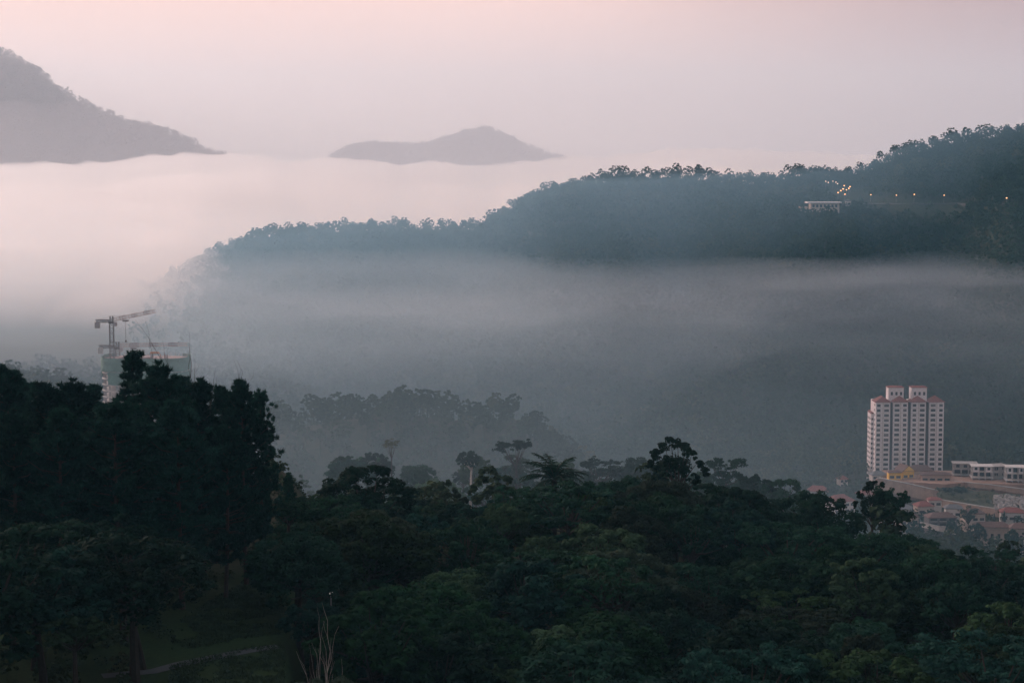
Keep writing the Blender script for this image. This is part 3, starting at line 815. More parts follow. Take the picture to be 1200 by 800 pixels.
# ------------------------------------------------------------------ apartment tower
def Tpos(px, py, D): return at(px, py, D)
b0 = at(1064.5, 558, 1200)
T = empty('apartment_tower', (b0.x, 1200, b0.z - 6), 0)
tag(T, 'tall white apartment tower with red hipped roofs and two rooftop blocks', 'apartment tower')
FH = 3.0; NF = 17; top = NF * FH + .6; bw = 8.75; rec = 2.2; tw = 4 * bw + 3 * rec; x0 = -tw / 2
wb = MB()
wb.box(x0 + .4, -x0 - .4, 2.6, 17, 0, top - .5)
wb.build('recess_wall', M['recess'], T)
for i in range(4):
    bx = x0 + i * (bw + rec)
    yy = -1.2 if i in (0,) else 0
    MB().box(bx, bx + bw, yy, 16, 0, top).build('bay', M['white'], T)
    f = MB()
    for k in range(1, NF): f.box(bx - .06, bx + bw + .06, yy - .16, yy - .003, k * FH - .12, k * FH + .12)
    f.box(bx + bw * .47, bx + bw * .53, yy - .3, yy - .165, 0, top - .1)
    f.build('ledge', M['palec'], T)
    MB().hip(bx, bx + bw, yy, 9, top + .003, 3.4, 3.2, .7).build('roof', M['redroof'], T)
# side wing, lower than the bays
MB().box(x0 - 1.7, x0 - .003, 5, 16.5, 0, (NF - 2.4) * FH).build('side_wing', M['white'], T)
MB().hip(x0 - 1.7, x0 - .01, 5, 16.5, (NF - 2.4) * FH + .003, 1.2, .7, .2).build('roof', M['redroof'], T)
for cx in (-12.1, 2.0):
    ph = MB().box(cx - 0, cx + 9.3, 5, 13, top - .3, top + 8.2).build('rooftop_block', M['white'], T)
    MB().hip(cx, cx + 9.3, 5, 13, top + 8.203, .9, 2.5, .4).build('roof', M['redroof'], ph)
    wv = MB()
    for q in (1.4, 4.2, 7): wv.box(cx + q, cx + q + 1.3, 4.9, 5.05, top + 3.6, top + 5.6)
    wv.build('window', M['glass'], ph)
wcount = 0; rest = MB(); wr = random.Random(3)
def winbox(b, x, y, z, w, h):
    b.box(x, x + w, y - .05, y + .1, z, z + h)
    b.box(x - .1, x + w + .1, y - .22, y + .02, z - .16, z - .02)
for k in range(NF - 1, -1, -1):
    for i in range(4):
        bx = x0 + i * (bw + rec); yy = -1.2 if i == 0 else 0
        for s in range(2):
            big = (s == 1) if i in (0, 2) else (s == 0)
            w = 2.9 if big else 2.1; wx = bx + (.75 if s == 0 else bw - .75 - w)
            if wcount < 96 and k >= 4:
                q = MB(); winbox(q, wx, yy, k * FH + .95, w, 1.45); q.build('window', M[wr.choice(['glass', 'glass', 'glass', 'curtain', 'shade'])], T); wcount += 1
            else: winbox(rest, wx, yy, k * FH + .95, w, 1.45)
    for yv in (1.2, 3.1):
        rest.box(x0 - .06, x0 + .02, yv, yv + 1.2, k * FH + .9, k * FH + 2.2)
    if k < NF - 3:
        for yv in (6, 8.6, 11.2, 13.8): rest.box(x0 - 1.76, x0 - 1.6, yv, yv + 1.5, k * FH + .9, k * FH + 2.2)
        rest.box(x0 - 1.4, x0 - .5, 4.95, 5.1, k * FH + .9, k * FH + 2.2)
o = rest.build('window', M['glass'], T); o['kind'] = 'stuff'

# ------------------------------------------------------------------ the town around it
def terrace(name, pl, ztop, zbot, mat):
    b = MB(); b.prism(pl, zbot, ztop); return tag(b.build(name, M[mat]), kind='structure')
def xat(px, D): return (px - 600) / FPX * D * 1.02
TZ = float(zpix(562, 1150))            # upper terrace level
terrace('ground', [(xat(1022, 1150), 1150), (xat(1105, 1135), 1135), (xat(1125, 1142), 1142), (xat(1300, 1120), 1120), (xat(1420, 1176), 1176), (xat(1030, 1186), 1186)], TZ, BASE - 20, 'earth')
def wall_strip(label, pts, th, mat, cap=True):
    """a retaining wall along pixel points (px, top, bottom, D), with a coping and weep piers"""
    b = MB(); c = MB(); pr = MB()
    P = [(at(px, t_, D), at(px, bt, D)) for px, t_, bt, D in pts]
    o = empty('retaining_wall', (P[0][1].x, P[0][1].y, P[0][1].z)); L0 = o.location
    for (a, a2), (q, q2) in zip(P, P[1:]):
        d = (q - a); d.z = 0; n = Vector((-d.y, d.x, 0)).normalized() * th
        vs = [a2 - L0, q2 - L0, q2 + n - L0, a2 + n - L0, a - L0, q - L0, q + n - L0, a + n - L0]
        fs = [(3, 2, 1, 0), (4, 5, 6, 7), (0, 1, 5, 4), (1, 2, 6, 5), (2, 3, 7, 6), (3, 0, 4, 7)]
        b.add(vs, fs)
        u = Vector((0, 0, .35)); f = n.normalized() * .2
        e = .004 * Vector((0, 0, 1))
        c.add([a - f - L0 + e, q - f - L0 + e, q + n + f - L0 + e, a + n + f - L0 + e, a - f + u - L0, q - f + u - L0, q + n + f + u - L0, a + n + f + u - L0], fs)
        k = max(1, int(d.length / 6))
        for j in range(k):
            s = a.lerp(q, (j + .5) / k); s2 = a2.lerp(q2, (j + .5) / k); dd = d.normalized() * .3; nn = n.normalized() * .35
            pr.add([s2 - dd - nn - L0, s2 + dd - nn - L0, s2 + dd - nn * .02 - L0, s2 - dd - nn * .02 - L0, s - dd - nn * .6 - L0, s + dd - nn * .6 - L0, s + dd - nn * .02 - L0, s - dd - nn * .02 - L0], fs)
    b.build('wall', M[mat], o); c.build('coping', M['concrete' if cap else mat], o); pr.build('pier', M['concrete' if mat != 'rwall' else 'rwall'], o)
    return tag(o, label, 'retaining wall', 'retaining walls below the apartment tower')
wall_strip('tall brown retaining wall below the yellow houses', [(1028, 560, 574, 1146), (1060, 566, 581, 1138), (1099, 575, 588, 1128)], 1.2, 'rwall')
wall_strip('long low brown wall across the lower slope towards the right edge', [(1098, 585, 593, 1112), (1128, 590, 598, 1100), (1165, 596, 605, 1085), (1240, 606, 617, 1062)], 1.0, 'rwall')
wall_strip('short pale-topped brown wall below the concrete houses at right', [(1118, 564, 569, 1146), (1160, 568, 573, 1134), (1250, 580, 586, 1112)], 1.0, 'rwall')
wall_strip('white boundary wall low in the trees left of the beige houses', [(1078, 612, 617, 1020), (1100, 617, 622, 1012), (1120, 620, 626, 1008)], .5, 'palec')
# grass bank and rubble between the walls
V = [at(1098, 566, 1141), at(1130, 570, 1138), at(1165, 575, 1128), at(1250, 586, 1108), at(1098, 588, 1114), at(1130, 593, 1101), at(1165, 599, 1087), at(1250, 609, 1062)]
U, W = 40, 16
g = []
for j in range(W + 1):
    for i in range(U + 1):
        a = i / U * 3; k = min(2, int(a)); fr = a - k
        t_ = V[k].lerp(V[k + 1], fr); b_ = V[4 + k].lerp(V[5 + k], fr)
        p = t_.lerp(b_, j / W); p.z += float(fbm(np.array([p.x / 7]), np.array([p.y / 7]), 61)[0]) * 1.6 - .8
        g.append(p)
BANK = g
bm_ = bpy.data.meshes.new('embankment'); bm_.from_pydata([tuple(p) for p in g], [], [(j * (U + 1) + i, (j + 1) * (U + 1) + i, (j + 1) * (U + 1) + i + 1, j * (U + 1) + i + 1) for j in range(W) for i in range(U)])
bm_.materials.append(M['bankgrass']); tag(link('embankment', bm_), kind='structure')
rr = random.Random(5); b = MB()
for i in range(240):
    p = at(rr.uniform(1166, 1215), rr.uniform(580, 597), 1100); p = at(proj(p)[0], proj(p)[1], 1118 - (proj(p)[1] - 578) * 1.9)
    s = rr.uniform(.35, 1.3); a = rr.random() * 3
    vs = []
    for (dx, dy, dz) in ((-1, -1, -1), (1, -1, -1), (1, 1, -1), (-1, 1, -1), (-.7, -.8, .8), (.8, -.6, .9), (.7, .8, .7), (-.8, .6, 1)):
        vs.append((p.x + s * (dx * cos(a) - dy * sin(a)) * rr.uniform(.7, 1.1), p.y + s * (dx * sin(a) + dy * cos(a)), p.z + s * dz * .7))
    b.add(vs, [(3, 2, 1, 0), (4, 5, 6, 7), (0, 1, 5, 4), (1, 2, 6, 5), (2, 3, 7, 6), (3, 0, 4, 7)])
tag(b.build('rubble', M['rubble']), 'grey rubble heaped on the bank near the right edge', 'rubble', kind='stuff')

def house(px, py, D, w, dep, h, roof_h, wall, roof, label, rz=0, gable=False, wins=3, group=None, storeys=1, zfix=None):
    """base centre at the pixel; front face looks at the camera"""
    p = at(px, py, D); o = empty('house', p, rz)
    MB().box(-w / 2, w / 2, 0, dep, -8, h).build('wall', M[wall], o)
    r = MB()
    if gable:
        r.hip(-w / 2, w / 2, 0, dep, h + .003, roof_h, None, .5)
        g = MB(); g.add([(-w / 2, -.02, h + .21), (w / 2, -.02, h + .21), (0, -.02, h + roof_h - .25), (-w / 2, .1, h + .21), (w / 2, .1, h + .21), (0, .1, h + roof_h - .25)], [(0, 1, 2), (5, 4, 3), (0, 3, 4, 1), (1, 4, 5, 2), (2, 5, 3, 0)])
    else: r.hip(-w / 2, w / 2, 0, dep, h + .003, roof_h, min(w, dep) * .45, .6)
    r.build('roof', M[roof], o)
    if gable:
        for v in range(len(g.v)): g.v[v] = (g.v[v][0], g.v[v][1] - .52, g.v[v][2])
        g.build('gable', M[wall], o)
    for s in range(storeys):
        for k in range(wins):
            x = -w / 2 + w * (k + .5) / wins; z = s * (h / storeys) + .9
            f = MB().box(x - w * .17 / wins * 2, x + w * .17 / wins * 2, -.06, .1, z, z + 1.5).build('window', M['glass'], o)
            MB().box(x - w * .19 / wins * 2, x + w * .19 / wins * 2, -.2, -.003, z - .2, z - .03).build('sill', M['palec'], f)
    return tag(o, label, 'house', group)
house(1049, 562, 1150, 7.5, 6, 4.2, 1.2, 'yellow', 'brownroof', 'small bright yellow house left of the gabled yellow house', 0, False, 2)
house(1064.5, 561, 1156, 7.6, 9, 4.6, 3.4, 'yellow', 'brownroof', 'yellow house with a pointed gable in front of the apartment tower', .35, True, 2)
house(1080, 562, 1168, 14, 9, 5.2, 3.2, 'cream', 'brownroof', 'dark brown roofed house right of the gabled yellow house', .02, False, 4)
house(1097, 565, 1148, 17, 8, 4.2, 1.4, 'rwall', 'brownroof', 'long low brown building below the right corner of the apartment tower', -.06, False, 4)
house(1031, 563, 1160, 9, 7, 3.2, 2.2, 'palec', 'greyroof', 'grey roofed house at the left foot of the apartment tower', .1, False, 2)
house(990, 602, 1060, 14, 10, 6.5, 3.6, 'palec', 'redroof', 'red roofed white house above the wide domed tree', .55, False, 4, storeys=2)
house(989, 572, 1190, 5, 5, 5.5, 2, 'palec', 'redroof', 'tiny white house far left of the apartment tower', .3, False, 2, storeys=2)
house(957, 585, 1130, 12, 8, 4.5, 3, 'palec', 'redroof', 'dull red roofed house half hidden in mist above the skyline trees', -.3, False, 3)
house(1105, 618, 1035, 15, 9, 5.2, 2.4, 'greyroof', 'brownroof', 'dark house behind the white boundary wall', .1, False, 3, storeys=2)
house(1055, 606, 1080, 12, 8, 4.5, 2.6, 'cream', 'greyroof', 'grey roofed house behind the slender tree', -.2, False, 3)
house(1085, 603, 1085, 9, 8, 4.6, 2.6, 'cream', 'redroof', 'small red roofed house under the tall brown retaining wall', .15, False, 2)

for a_ in ((1018, 588, 1100, 9, 7, 4.2, 2.4, 'cream', 'redroof', 'small house with red roof just left of the slender tree', .3, 2), (1033, 598, 1075, 10, 7, 4.5, 2.2, 'palec', 'brownroof', 'pale house with brown roof just right of the slender tree trunk', -.2, 3),
           (1066, 616, 1030, 10, 7, 4.5, 2.4, 'cream', 'brownroof', 'brown roofed house left of the white boundary wall', .25, 3), (1118, 606, 1062, 9, 7, 4.6, 2.2, 'palec', 'greyroof', 'pale house with grey roof below the long low wall', -.1, 2),
           (1143, 612, 1050, 11, 8, 4.6, 2.4, 'cream', 'brownroof', 'brown roofed house behind the left cypress', .15, 3), (1096, 594, 1090, 7, 6, 3.8, 1.6, 'palec', 'redroof', 'very small red roofed house at the left end of the long low wall', 0, 2),
           (1186, 611, 1060, 12, 8, 4.8, 2.4, 'palec', 'redroof', 'red roofed house above the second arched house', -.15, 3), (1044, 618, 1040, 9, 7, 4.4, 2.2, 'palec', 'redroof', 'red roofed house low in the trees below the slender tree', .1, 2)):
    house(*a_[:10], a_[10], False, a_[11])
def arched(px, py, D, w, label, rz):
    p = at(px, py, D); o = empty('house', p, rz); h = 6.2
    MB().box(-w / 2, w / 2, 1.2, 9, -8, h).build('wall', M['cream'], o)
    n = int(w / 3.2)
    for k in range(n + 1):
        x = -w / 2 + w * k / n; MB().box(x - .28, x + .28, .2, .8, -3, h - .9).build('column', M['cream'], o)
    a = MB()
    for k in range(n):
        xa, xb = -w / 2 + w * k / n, -w / 2 + w * (k + 1) / n; m_ = 10; xm, rr_ = (xa + xb) / 2, (xb - xa) / 2 - .3
        pts_ = [(xm + rr_ * cos(pi * q / m_), h - 2.6 + rr_ * sin(pi * q / m_)) for q in range(m_ + 1)]
        top_ = [(xm + rr_ * cos(pi * q / m_), h - .3) for q in range(m_ + 1)]
        for q in range(m_):
            a.add([(pts_[q][0], .25, pts_[q][1]), (pts_[q + 1][0], .25, pts_[q + 1][1]), (top_[q + 1][0], .25, top_[q + 1][1]), (top_[q][0], .25, top_[q][1]),
                   (pts_[q][0], .75, pts_[q][1]), (pts_[q + 1][0], .75, pts_[q + 1][1]), (top_[q + 1][0], .75, top_[q + 1][1]), (top_[q][0], .75, top_[q][1])],
                  [(0, 1, 2, 3), (7, 6, 5, 4), (0, 4, 5, 1), (2, 6, 7, 3)])
    a.build('arcade', M['cream'], o)
    MB().hip(-w / 2, w / 2, .1, 9, h + .003, 2.4, 3, .6).build('roof', M['brownroof'], o)
    for k in range(n):
        x = -w / 2 + w * (k + .5) / n; MB().box(x - .7, x + .7, 1.1, 1.25, .4, 2.8).build('window', M['glass'], o)
    return tag(o, label, 'house')
arched(1163, 632, 1000, 17, 'beige house with a row of arches low at the right edge', -.08)
arched(1197, 634, 985, 11, 'second arched beige house, cut by the right edge', -.2)

def frame_house(px, py, D, w, h, cols_, label, rz, done, tone='concrete'):
    """concrete house shell: slabs, columns, some infill walls with window holes"""
    p = at(px, py, D); o = empty('concrete_house', p, rz); d = 9; n = 3; fh = h / n; slab = 'palec' if tone == 'white' else 'concrete'
    for k in range(n + 1):
        ov = .9 if k in (1, n) else .3
        MB().box(-w / 2 - ov, w / 2 + ov, -ov, d, k * fh - .28, k * fh + .12).build('floor_slab', M[slab], o)
    for i in range(cols_ + 1):
        x = -w / 2 + w * i / cols_
        for y in (.1, d / 2, d - .5): MB().box(x - .24, x + .24, y, y + .48, -.1, h - .2).build('column', M[slab], o)
    MB().box(-w / 2 + .3, w / 2 - .3, d * .55, d * .55 + .2, -6, h - .3).build('back_wall', M['recess'], o)
    iw = MB()
    for k in range(n):
        for i in range(cols_):
            if not done(k, i): continue
            xa, xb = -w / 2 + w * i / cols_ + .243, -w / 2 + w * (i + 1) / cols_ - .243; za, zb = k * fh + .123, (k + 1) * fh - .283
            wx = (xb - xa) * .24
            iw.box(xa, xb, .15, .4, za, za + fh * .26); iw.box(xa, xb, .15, .4, zb - fh * .14, zb)
            iw.box(xa, xa + wx, .15, .4, za + fh * .261, zb - fh * .141); iw.box(xb - wx, xb, .15, .4, za + fh * .261, zb - fh * .141)
    if iw.v: iw.build('infill_wall', M[tone], o)
    MB().box(-w / 2 - .8, w / 2 + .8, -.5, .2, -7, -.283).build('plinth', M['concrete'], o)
    return tag(o, label, 'house', 'concrete houses under construction right of the tower')
frame_house(1131, 563, 1162, 13, 10.2, 3, 'unfinished concrete house nearest the apartment tower', -.12, lambda k, i: k == 2 and i < 2)
frame_house(1151, 566, 1150, 11, 10.0, 3, 'whitest unfinished concrete house, middle of the row', -.1, lambda k, i: k == 2 and i != 1, 'white')
frame_house(1172, 566, 1152, 10, 10.2, 2, 'grey walled unfinished house third along the row', .3, lambda k, i: True)
frame_house(1190, 570, 1140, 10, 11.4, 3, 'unfinished house with tall framed opening near the right edge', -.1, lambda k, i: k == 2 and i != 1, 'white')
frame_house(1212, 572, 1136, 12, 11.6, 3, 'unfinished house cut by the right edge of the photo', -.1, lambda k, i: k > 0 and i == 0)

# trees in the town
G_T = 'trees between the houses of the town'
TW = [(1135, 596, 1010, 'umbrella1', 12, 1.25, 'dark spreading tree between the white wall and the arched houses'),
      (1165, 601, 1040, 'spire', 9, .8, 'slim dark cypress left of the gap above the arched houses'), (1177, 598, 1046, 'spire', 11, .7, 'taller slim cypress above the arched houses'),
      (1052, 586, 1100, 'dome0', 11, 1.1, 'round tree at the foot of the tall brown retaining wall'), (1075, 590, 1098, 'clump0', 9, 1.1, 'bushy tree left of the small red roofed house'),
      (1110, 570, 1130, 'clump1', 7, 1.4, 'dark bush at the left end of the grass bank'), (1125, 571, 1128, 'dome2', 5, 1.8, 'low dark bush on top of the grass bank'),
      (1008, 566, 1150, 'cone0', 14, 1.0, 'misty tree left of the apartment tower foot'), (1000, 575, 1120, 'dome1', 12, 1.1, 'misty round tree between the tower and the red roofed house'),
      (972, 580, 1150, 'clump2', 12, 1.1, 'misty clumpy tree behind the dull red roofed house'), (1115, 608, 1005, 'clump0', 8, 1.2, 'small tree against the white boundary wall'),
      (1145, 612, 985, 'dome3', 9, 1.2, 'dark tree covering the left end of the arched house'), (1186, 620, 970, 'dome0', 8, 1.3, 'dark tree in front of the gap between the arched houses'),
      (1070, 610, 1000, 'dome1', 11, 1.1, 'dark tree left of the white boundary wall'), (1040, 606, 1010, 'clump1', 11, 1.1, 'dark tree below the slender tree'),
      (1095, 598, 1075, 'dome3', 8, 1.2, 'tree beside the small red roofed house'), (985, 600, 1020, 'dome2', 10, 1.2, 'dark tree hiding the foot of the red roofed white house')]
for px, py, D, k, h, w, lb in TW:
    p = at(px, py, D); g = min(hz(p.x, D), p.z - h) if k not in ('dome2', 'clump1') or D < 1100 else p.z - h
    tree('town_tree' if k != 'spire' else 'cypress_tree', k, p.x, D, p.z - g if k != 'spire' else h, 'dark green', lb, G_T, w * (1 if k == 'spire' or D > 1100 else max(.5, h / max(p.z - g, 1))), z=g if k != 'spire' else p.z - h)
# low green between the houses
X, Y = scatter(960, 1130, 940, 1290, 6, 240); Z = H(X, Y)
PXV = 600 + FPX * X / (Y * 1.02)
g = BANK
rb = RS(244); ex = np.array([tuple(g[i]) for i in rb.randint(0, len(g), 90) if fbm(np.array([g[i].x / 12]), np.array([g[i].y / 6]), 245)[0] > -.05])
m = (RS(241).rand(len(X)) < .8) & ((Y < 1095 - .08 * (PXV - 1000)) | (PXV < 1012))
o = wood('shrubbery', np.concatenate([X[m], ex[:, 0]]), np.concatenate([Y[m], ex[:, 1]]), np.concatenate([Z[m], ex[:, 2] - .3]), np.concatenate([RS(242).uniform(.25, .55, m.sum()) + np.where(PXV[m] < 1012, .2, 0), rb.uniform(.08, .26, len(ex))]), LOD_N, 243, 'dark shrubbery between the houses of the town'); o['category'] = 'shrubbery'

# ------------------------------------------------------------------ building under construction and its cranes
DB = 1105
c = at(171, 420, DB); zt = c.z; nfl = 26; fh = 3.3
o = empty('unfinished_tower', (c.x, c.y, zt - nfl * fh), 0)
tag(o, 'rounded high-rise under construction wrapped in green netting', 'building under construction')
def oval(a, b, n=56, e=3.6):
    return [(math.copysign(abs(cos(2 * pi * i / n)) ** (2 / e), cos(2 * pi * i / n)) * a, math.copysign(abs(sin(2 * pi * i / n)) ** (2 / e), sin(2 * pi * i / n)) * b) for i in range(n)]
A, Bd = 23.6, 15
for k in range(nfl + 1):
    MB().prism(oval(A, Bd), k * fh - .55, k * fh).build('floor_slab', M['palec'] if k < nfl else M['form'], o)
MB().prism(oval(A * .62, Bd * .6), 0, nfl * fh - .6).build('core_wall', M['concrete'], o)
cb = MB()
for (x, y) in oval(A - .9, Bd - .9, 22): cb.box(x - .4, x + .4, y - .4, y + .4, 0, nfl * fh - .56)
cb.build('column', M['concrete'], o)
def net(z0, z1, a0, a1, name='safety_net', off=.5, seed=1):
    """scaffold netting hung round part of the facade, one sheet with thickness, slightly billowing"""
    n = 60; V = []; F = []; nz_ = 8
    for j in range(nz_ + 1):
        for i in range(n + 1):
            w = a0 + (a1 - a0) * i / n; e = 3.6
            x = math.copysign(abs(cos(w)) ** (2 / e), cos(w)) * (A + off); y = math.copysign(abs(sin(w)) ** (2 / e), sin(w)) * (Bd + off)
            k = 1 + .012 * vnoise(np.array([i * .8]), np.array([j * 1.1]), seed)[0]
            V.append((x * k, y * k, z0 + (z1 - z0) * j / nz_))
    for j in range(nz_):
        for i in range(n): F.append((j * (n + 1) + i, j * (n + 1) + i + 1, (j + 1) * (n + 1) + i + 1, (j + 1) * (n + 1) + i))
    me = bpy.data.meshes.new(name); me.from_pydata(V, [], F); me.materials.append(M['net'])
    q = link(name, me, o); md = q.modifiers.new('thickness', 'SOLIDIFY'); md.thickness = .12; return q
zt_ = nfl * fh
net(zt_ - 6.0, zt_ + 1.5, pi * 1.03, 2 * pi + .9, seed=1)
net(zt_ - 13.2, zt_ - 6.3, pi * 1.28, 2 * pi + .9, seed=2)
net(zt_ - 3.8, zt_ + 1.8, pi * .75, pi * 1.02, seed=4)
net(zt_ - 9, zt_ - 6.4, pi * .75, pi * 1.05, seed=5)
pb = MB()
for (x, y) in oval(A - 1.2, Bd - 1.2, 40): pb.box(x - .09, x + .09, y - .09, y + .09, zt_ + .003, zt_ + 2.0)
for (x, y) in oval(A * .5, Bd * .5, 16): pb.box(x - .35, x + .35, y - .35, y + .35, zt_ + .003, zt_ + 1.6)
pb.build('starter_bars', M['form'], o)
MB().prism([(x - 6, y) for x, y in oval(9, 6)], zt_ + .01, zt_ + 1.3).build('formwork', M['form'], o)

def lattice(b, p0, p1, w, seg, tri=False, r=.13):
    """lattice boom from p0 to p1 into the MB b"""
    p0, p1 = Vector(p0), Vector(p1); d = (p1 - p0); L = d.length; d.normalize()
    u = Vector((0, 0, 1)) if abs(d.z) < .9 else Vector((0, 1, 0))
    s = d.cross(u).normalized(); u = s.cross(d).normalized()
    cs = [s * w / 2 - u * w / 2, -s * w / 2 - u * w / 2, -s * w / 2 + u * w / 2, s * w / 2 + u * w / 2] if not tri else [s * w / 2, -s * w / 2, u * w * 1.1]
    n = max(1, int(L / seg)); k = len(cs)
    for q in cs: b.tube([p0 + q, p1 + q], r, 4)
    for i in range(n):
        a = p0 + d * L * i / n; e = p0 + d * L * (i + 1) / n
        for j in range(k):
            j2 = (j + 1) % k
            b.tube([a + cs[j], e + cs[j2]] if i % 2 else [a + cs[j2], e + cs[j]], r * .7, 3); b.tube([a + cs[j], a + cs[j2]], r * .7, 3)

def crane(name, base, zslew, jib_end, cj_len, label, trolley, hook, dirx=1, seg_cols=('cranew', 'craner')):
    o = empty(name, base); tag(o, label, 'tower crane', 'tower cranes over the construction site')
    hs = zslew - base[2]
    b = MB(); lattice(b, (0, 0, -1), (0, 0, hs), 2.2, 2.4, r=.18); b.build('mast', M['steel'], o)
    b = MB(); lattice(b, (0, 0, hs + 1.3), (0, 0, hs + 4.2), 1.5, 1.5, r=.2); b.box(-1.4, 1.4, -1.4, 1.4, hs + .05, hs + 1.2); b.build('slewing_unit', M['steel'], o)
    MB().box(1.5, 3.2, -1.6, -.2, hs - 1.4, hs + .9).build('cab', M['cranew'], o)
    je = Vector(jib_end) - Vector(base); n = 7; st = Vector((1.5, 0, hs + 1.4))
    for i in range(n):
        b = MB(); a, e = st.lerp(je, i / n), st.lerp(je, (i + .98) / n)
        lattice(b, a, e, 1.6, 1.6, True, .15)
        b.build('jib', M[seg_cols[i % 2]], o)
    b = MB(); lattice(b, (-1.5, 0, hs + 1.4), (-cj_len, 0, hs + 1.4), 1.4, 1.8, r=.2); b.build('counter_jib', M['steel'], o)
    MB().box(-cj_len - .4, -cj_len + 2.2, -1.1, 1.1, hs - 2.6, hs + .8).build('counterweight', M['cranew'], o)
    b = MB(); b.tube([(0, 0, hs + 4.2), tuple(st.lerp(je, .55) + Vector((0, 0, 1)))], .05, 4); b.tube([(0, 0, hs + 4.2), (-cj_len + 1, 0, hs + 2)], .05, 4); b.build('pendant_line', M['steel'], o)
    tp = st.lerp(je, trolley)
    b = MB(); b.box(tp.x - 1.6, tp.x + 1.6, -1, 1, tp.z - 1.5, tp.z - .7); tr_ = b.build('trolley', M['steel'], o)
    b = MB(); b.tube([(tp.x, 0, tp.z - 1.5), (tp.x, 0, tp.z - hook)], .1, 4); b.box(tp.x - .4, tp.x + .4, -.4, .4, tp.z - hook - 1, tp.z - hook); b.build('hook', M['steel'], tr_)
    return o
q = at(131.5, 420, 1104); sl = at(131.5, 379, 1104).z
crane('tower_crane', (q.x, 1104, zt), sl, at(183, 366, 1104), 8.8, 'upper tower crane with tilted jib above the green netting', .27, 12)
q = at(138, 420, 1116); sl = at(138, 409, 1116).z
crane('tower_crane', (q.x, 1116, zt), sl, at(220, 405, 1116), 10.5, 'lower tower crane with level red and white jib', .2, 4)
q = at(178, 420, 1098); b = empty('placing_boom', (q.x, 1098, zt)); tag(b, 'small orange concrete placing boom on top of the unfinished tower', 'placing boom')
m_ = MB(); lattice(m_, (0, 0, 0), (0, 0, 3.4), 1, 1.1, r=.14); m_.build('mast', M['steel'], b)
m_ = MB(); m_.box(-.8, 3.9, -.5, .5, 3.4, 4.5); m_.tube([(3.9, 0, 4.2), (4.6, 0, 3.2), (4.7, 0, 2.2)], .2, 6); m_.build('boom', M['orange'], b)

# ------------------------------------------------------------------ air: haze box, fog banks
def vol(name, col, dens, g=0.0, principled=False):
    m = bpy.data.materials.new(name); m.use_nodes = True; N = m.node_tree.nodes; N.clear()
    out = N.new('ShaderNodeOutputMaterial')
    if principled:
        v = N.new('ShaderNodeVolumePrincipled'); v.inputs['Density Attribute'].default_value = ''; v.inputs['Color Attribute'].default_value = ''
        v.inputs['Temperature Attribute'].default_value = ''
    else: v = N.new('ShaderNodeVolumeScatter')
    v.inputs['Color'].default_value = (*col, 1); v.inputs['Density'].default_value = dens; v.inputs['Anisotropy'].default_value = g
    m.node_tree.links.new(v.outputs[0], out.inputs['Volume'])
    return m
hb = MB().box(-6500, 6500, -400, 10500, -520, 420).build('haze', vol('haze_air', (.32, .72, 1.0), 6.0e-5, .0, True)); tag(hb, kind='stuff')

def fog(pxs, ds, topf, thf, col, dens, label, g=0.5):
    """a closed bank of fog: top surface topf(px, D), hanging thf(px, D) metres below it"""
    Dg, Pg = np.meshgrid(ds, pxs, indexing='ij'); Xg = (Pg - 600) / FPX * Dg
    T_ = topf(Pg, Dg); raw = thf(Pg, Dg) + 0 * Pg; Th = np.maximum(raw, .25)
    n0, n1 = Xg.shape; ii = np.arange(n0 * n1).reshape(n0, n1); N0 = n0 * n1
    V = np.concatenate([np.stack([Xg, Dg, T_], -1).reshape(-1, 3), np.stack([Xg, Dg, T_ - Th], -1).reshape(-1, 3)])
    mx_ = np.maximum.reduce([raw[:-1, :-1], raw[:-1, 1:], raw[1:, 1:], raw[1:, :-1]]) > .05
    qa, qb, qc, qd = ii[:-1, :-1][mx_], ii[:-1, 1:][mx_], ii[1:, 1:][mx_], ii[1:, :-1][mx_]
    tf = np.concatenate([np.stack([qa, qb, qc], -1), np.stack([qa, qc, qd], -1)])      # the same diagonal above and below
    E = np.concatenate([np.stack([qa, qb], -1), np.stack([qb, qc], -1), np.stack([qc, qd], -1), np.stack([qd, qa], -1)])
    key = np.minimum(E[:, 0], E[:, 1]) * N0 + np.maximum(E[:, 0], E[:, 1])
    _, inv, cnt = np.unique(key, return_inverse=True, return_counts=True)
    B_ = E[cnt[inv] == 1]                                                              # the rim of the bank
    rim = np.concatenate([np.stack([B_[:, 1], B_[:, 0], B_[:, 0] + N0], -1), np.stack([B_[:, 1], B_[:, 0] + N0, B_[:, 1] + N0], -1)])
    o = link('fog_bank', mesh_np('fog_bank', V, np.concatenate([tf, tf[:, ::-1] + N0, rim]), [vol('fog_air', col, dens, g)]))
    return tag(o, label, 'fog', kind='stuff')

def edge(v, a, b, c, d): return sst(a, b, v) * sst(d, c, v)
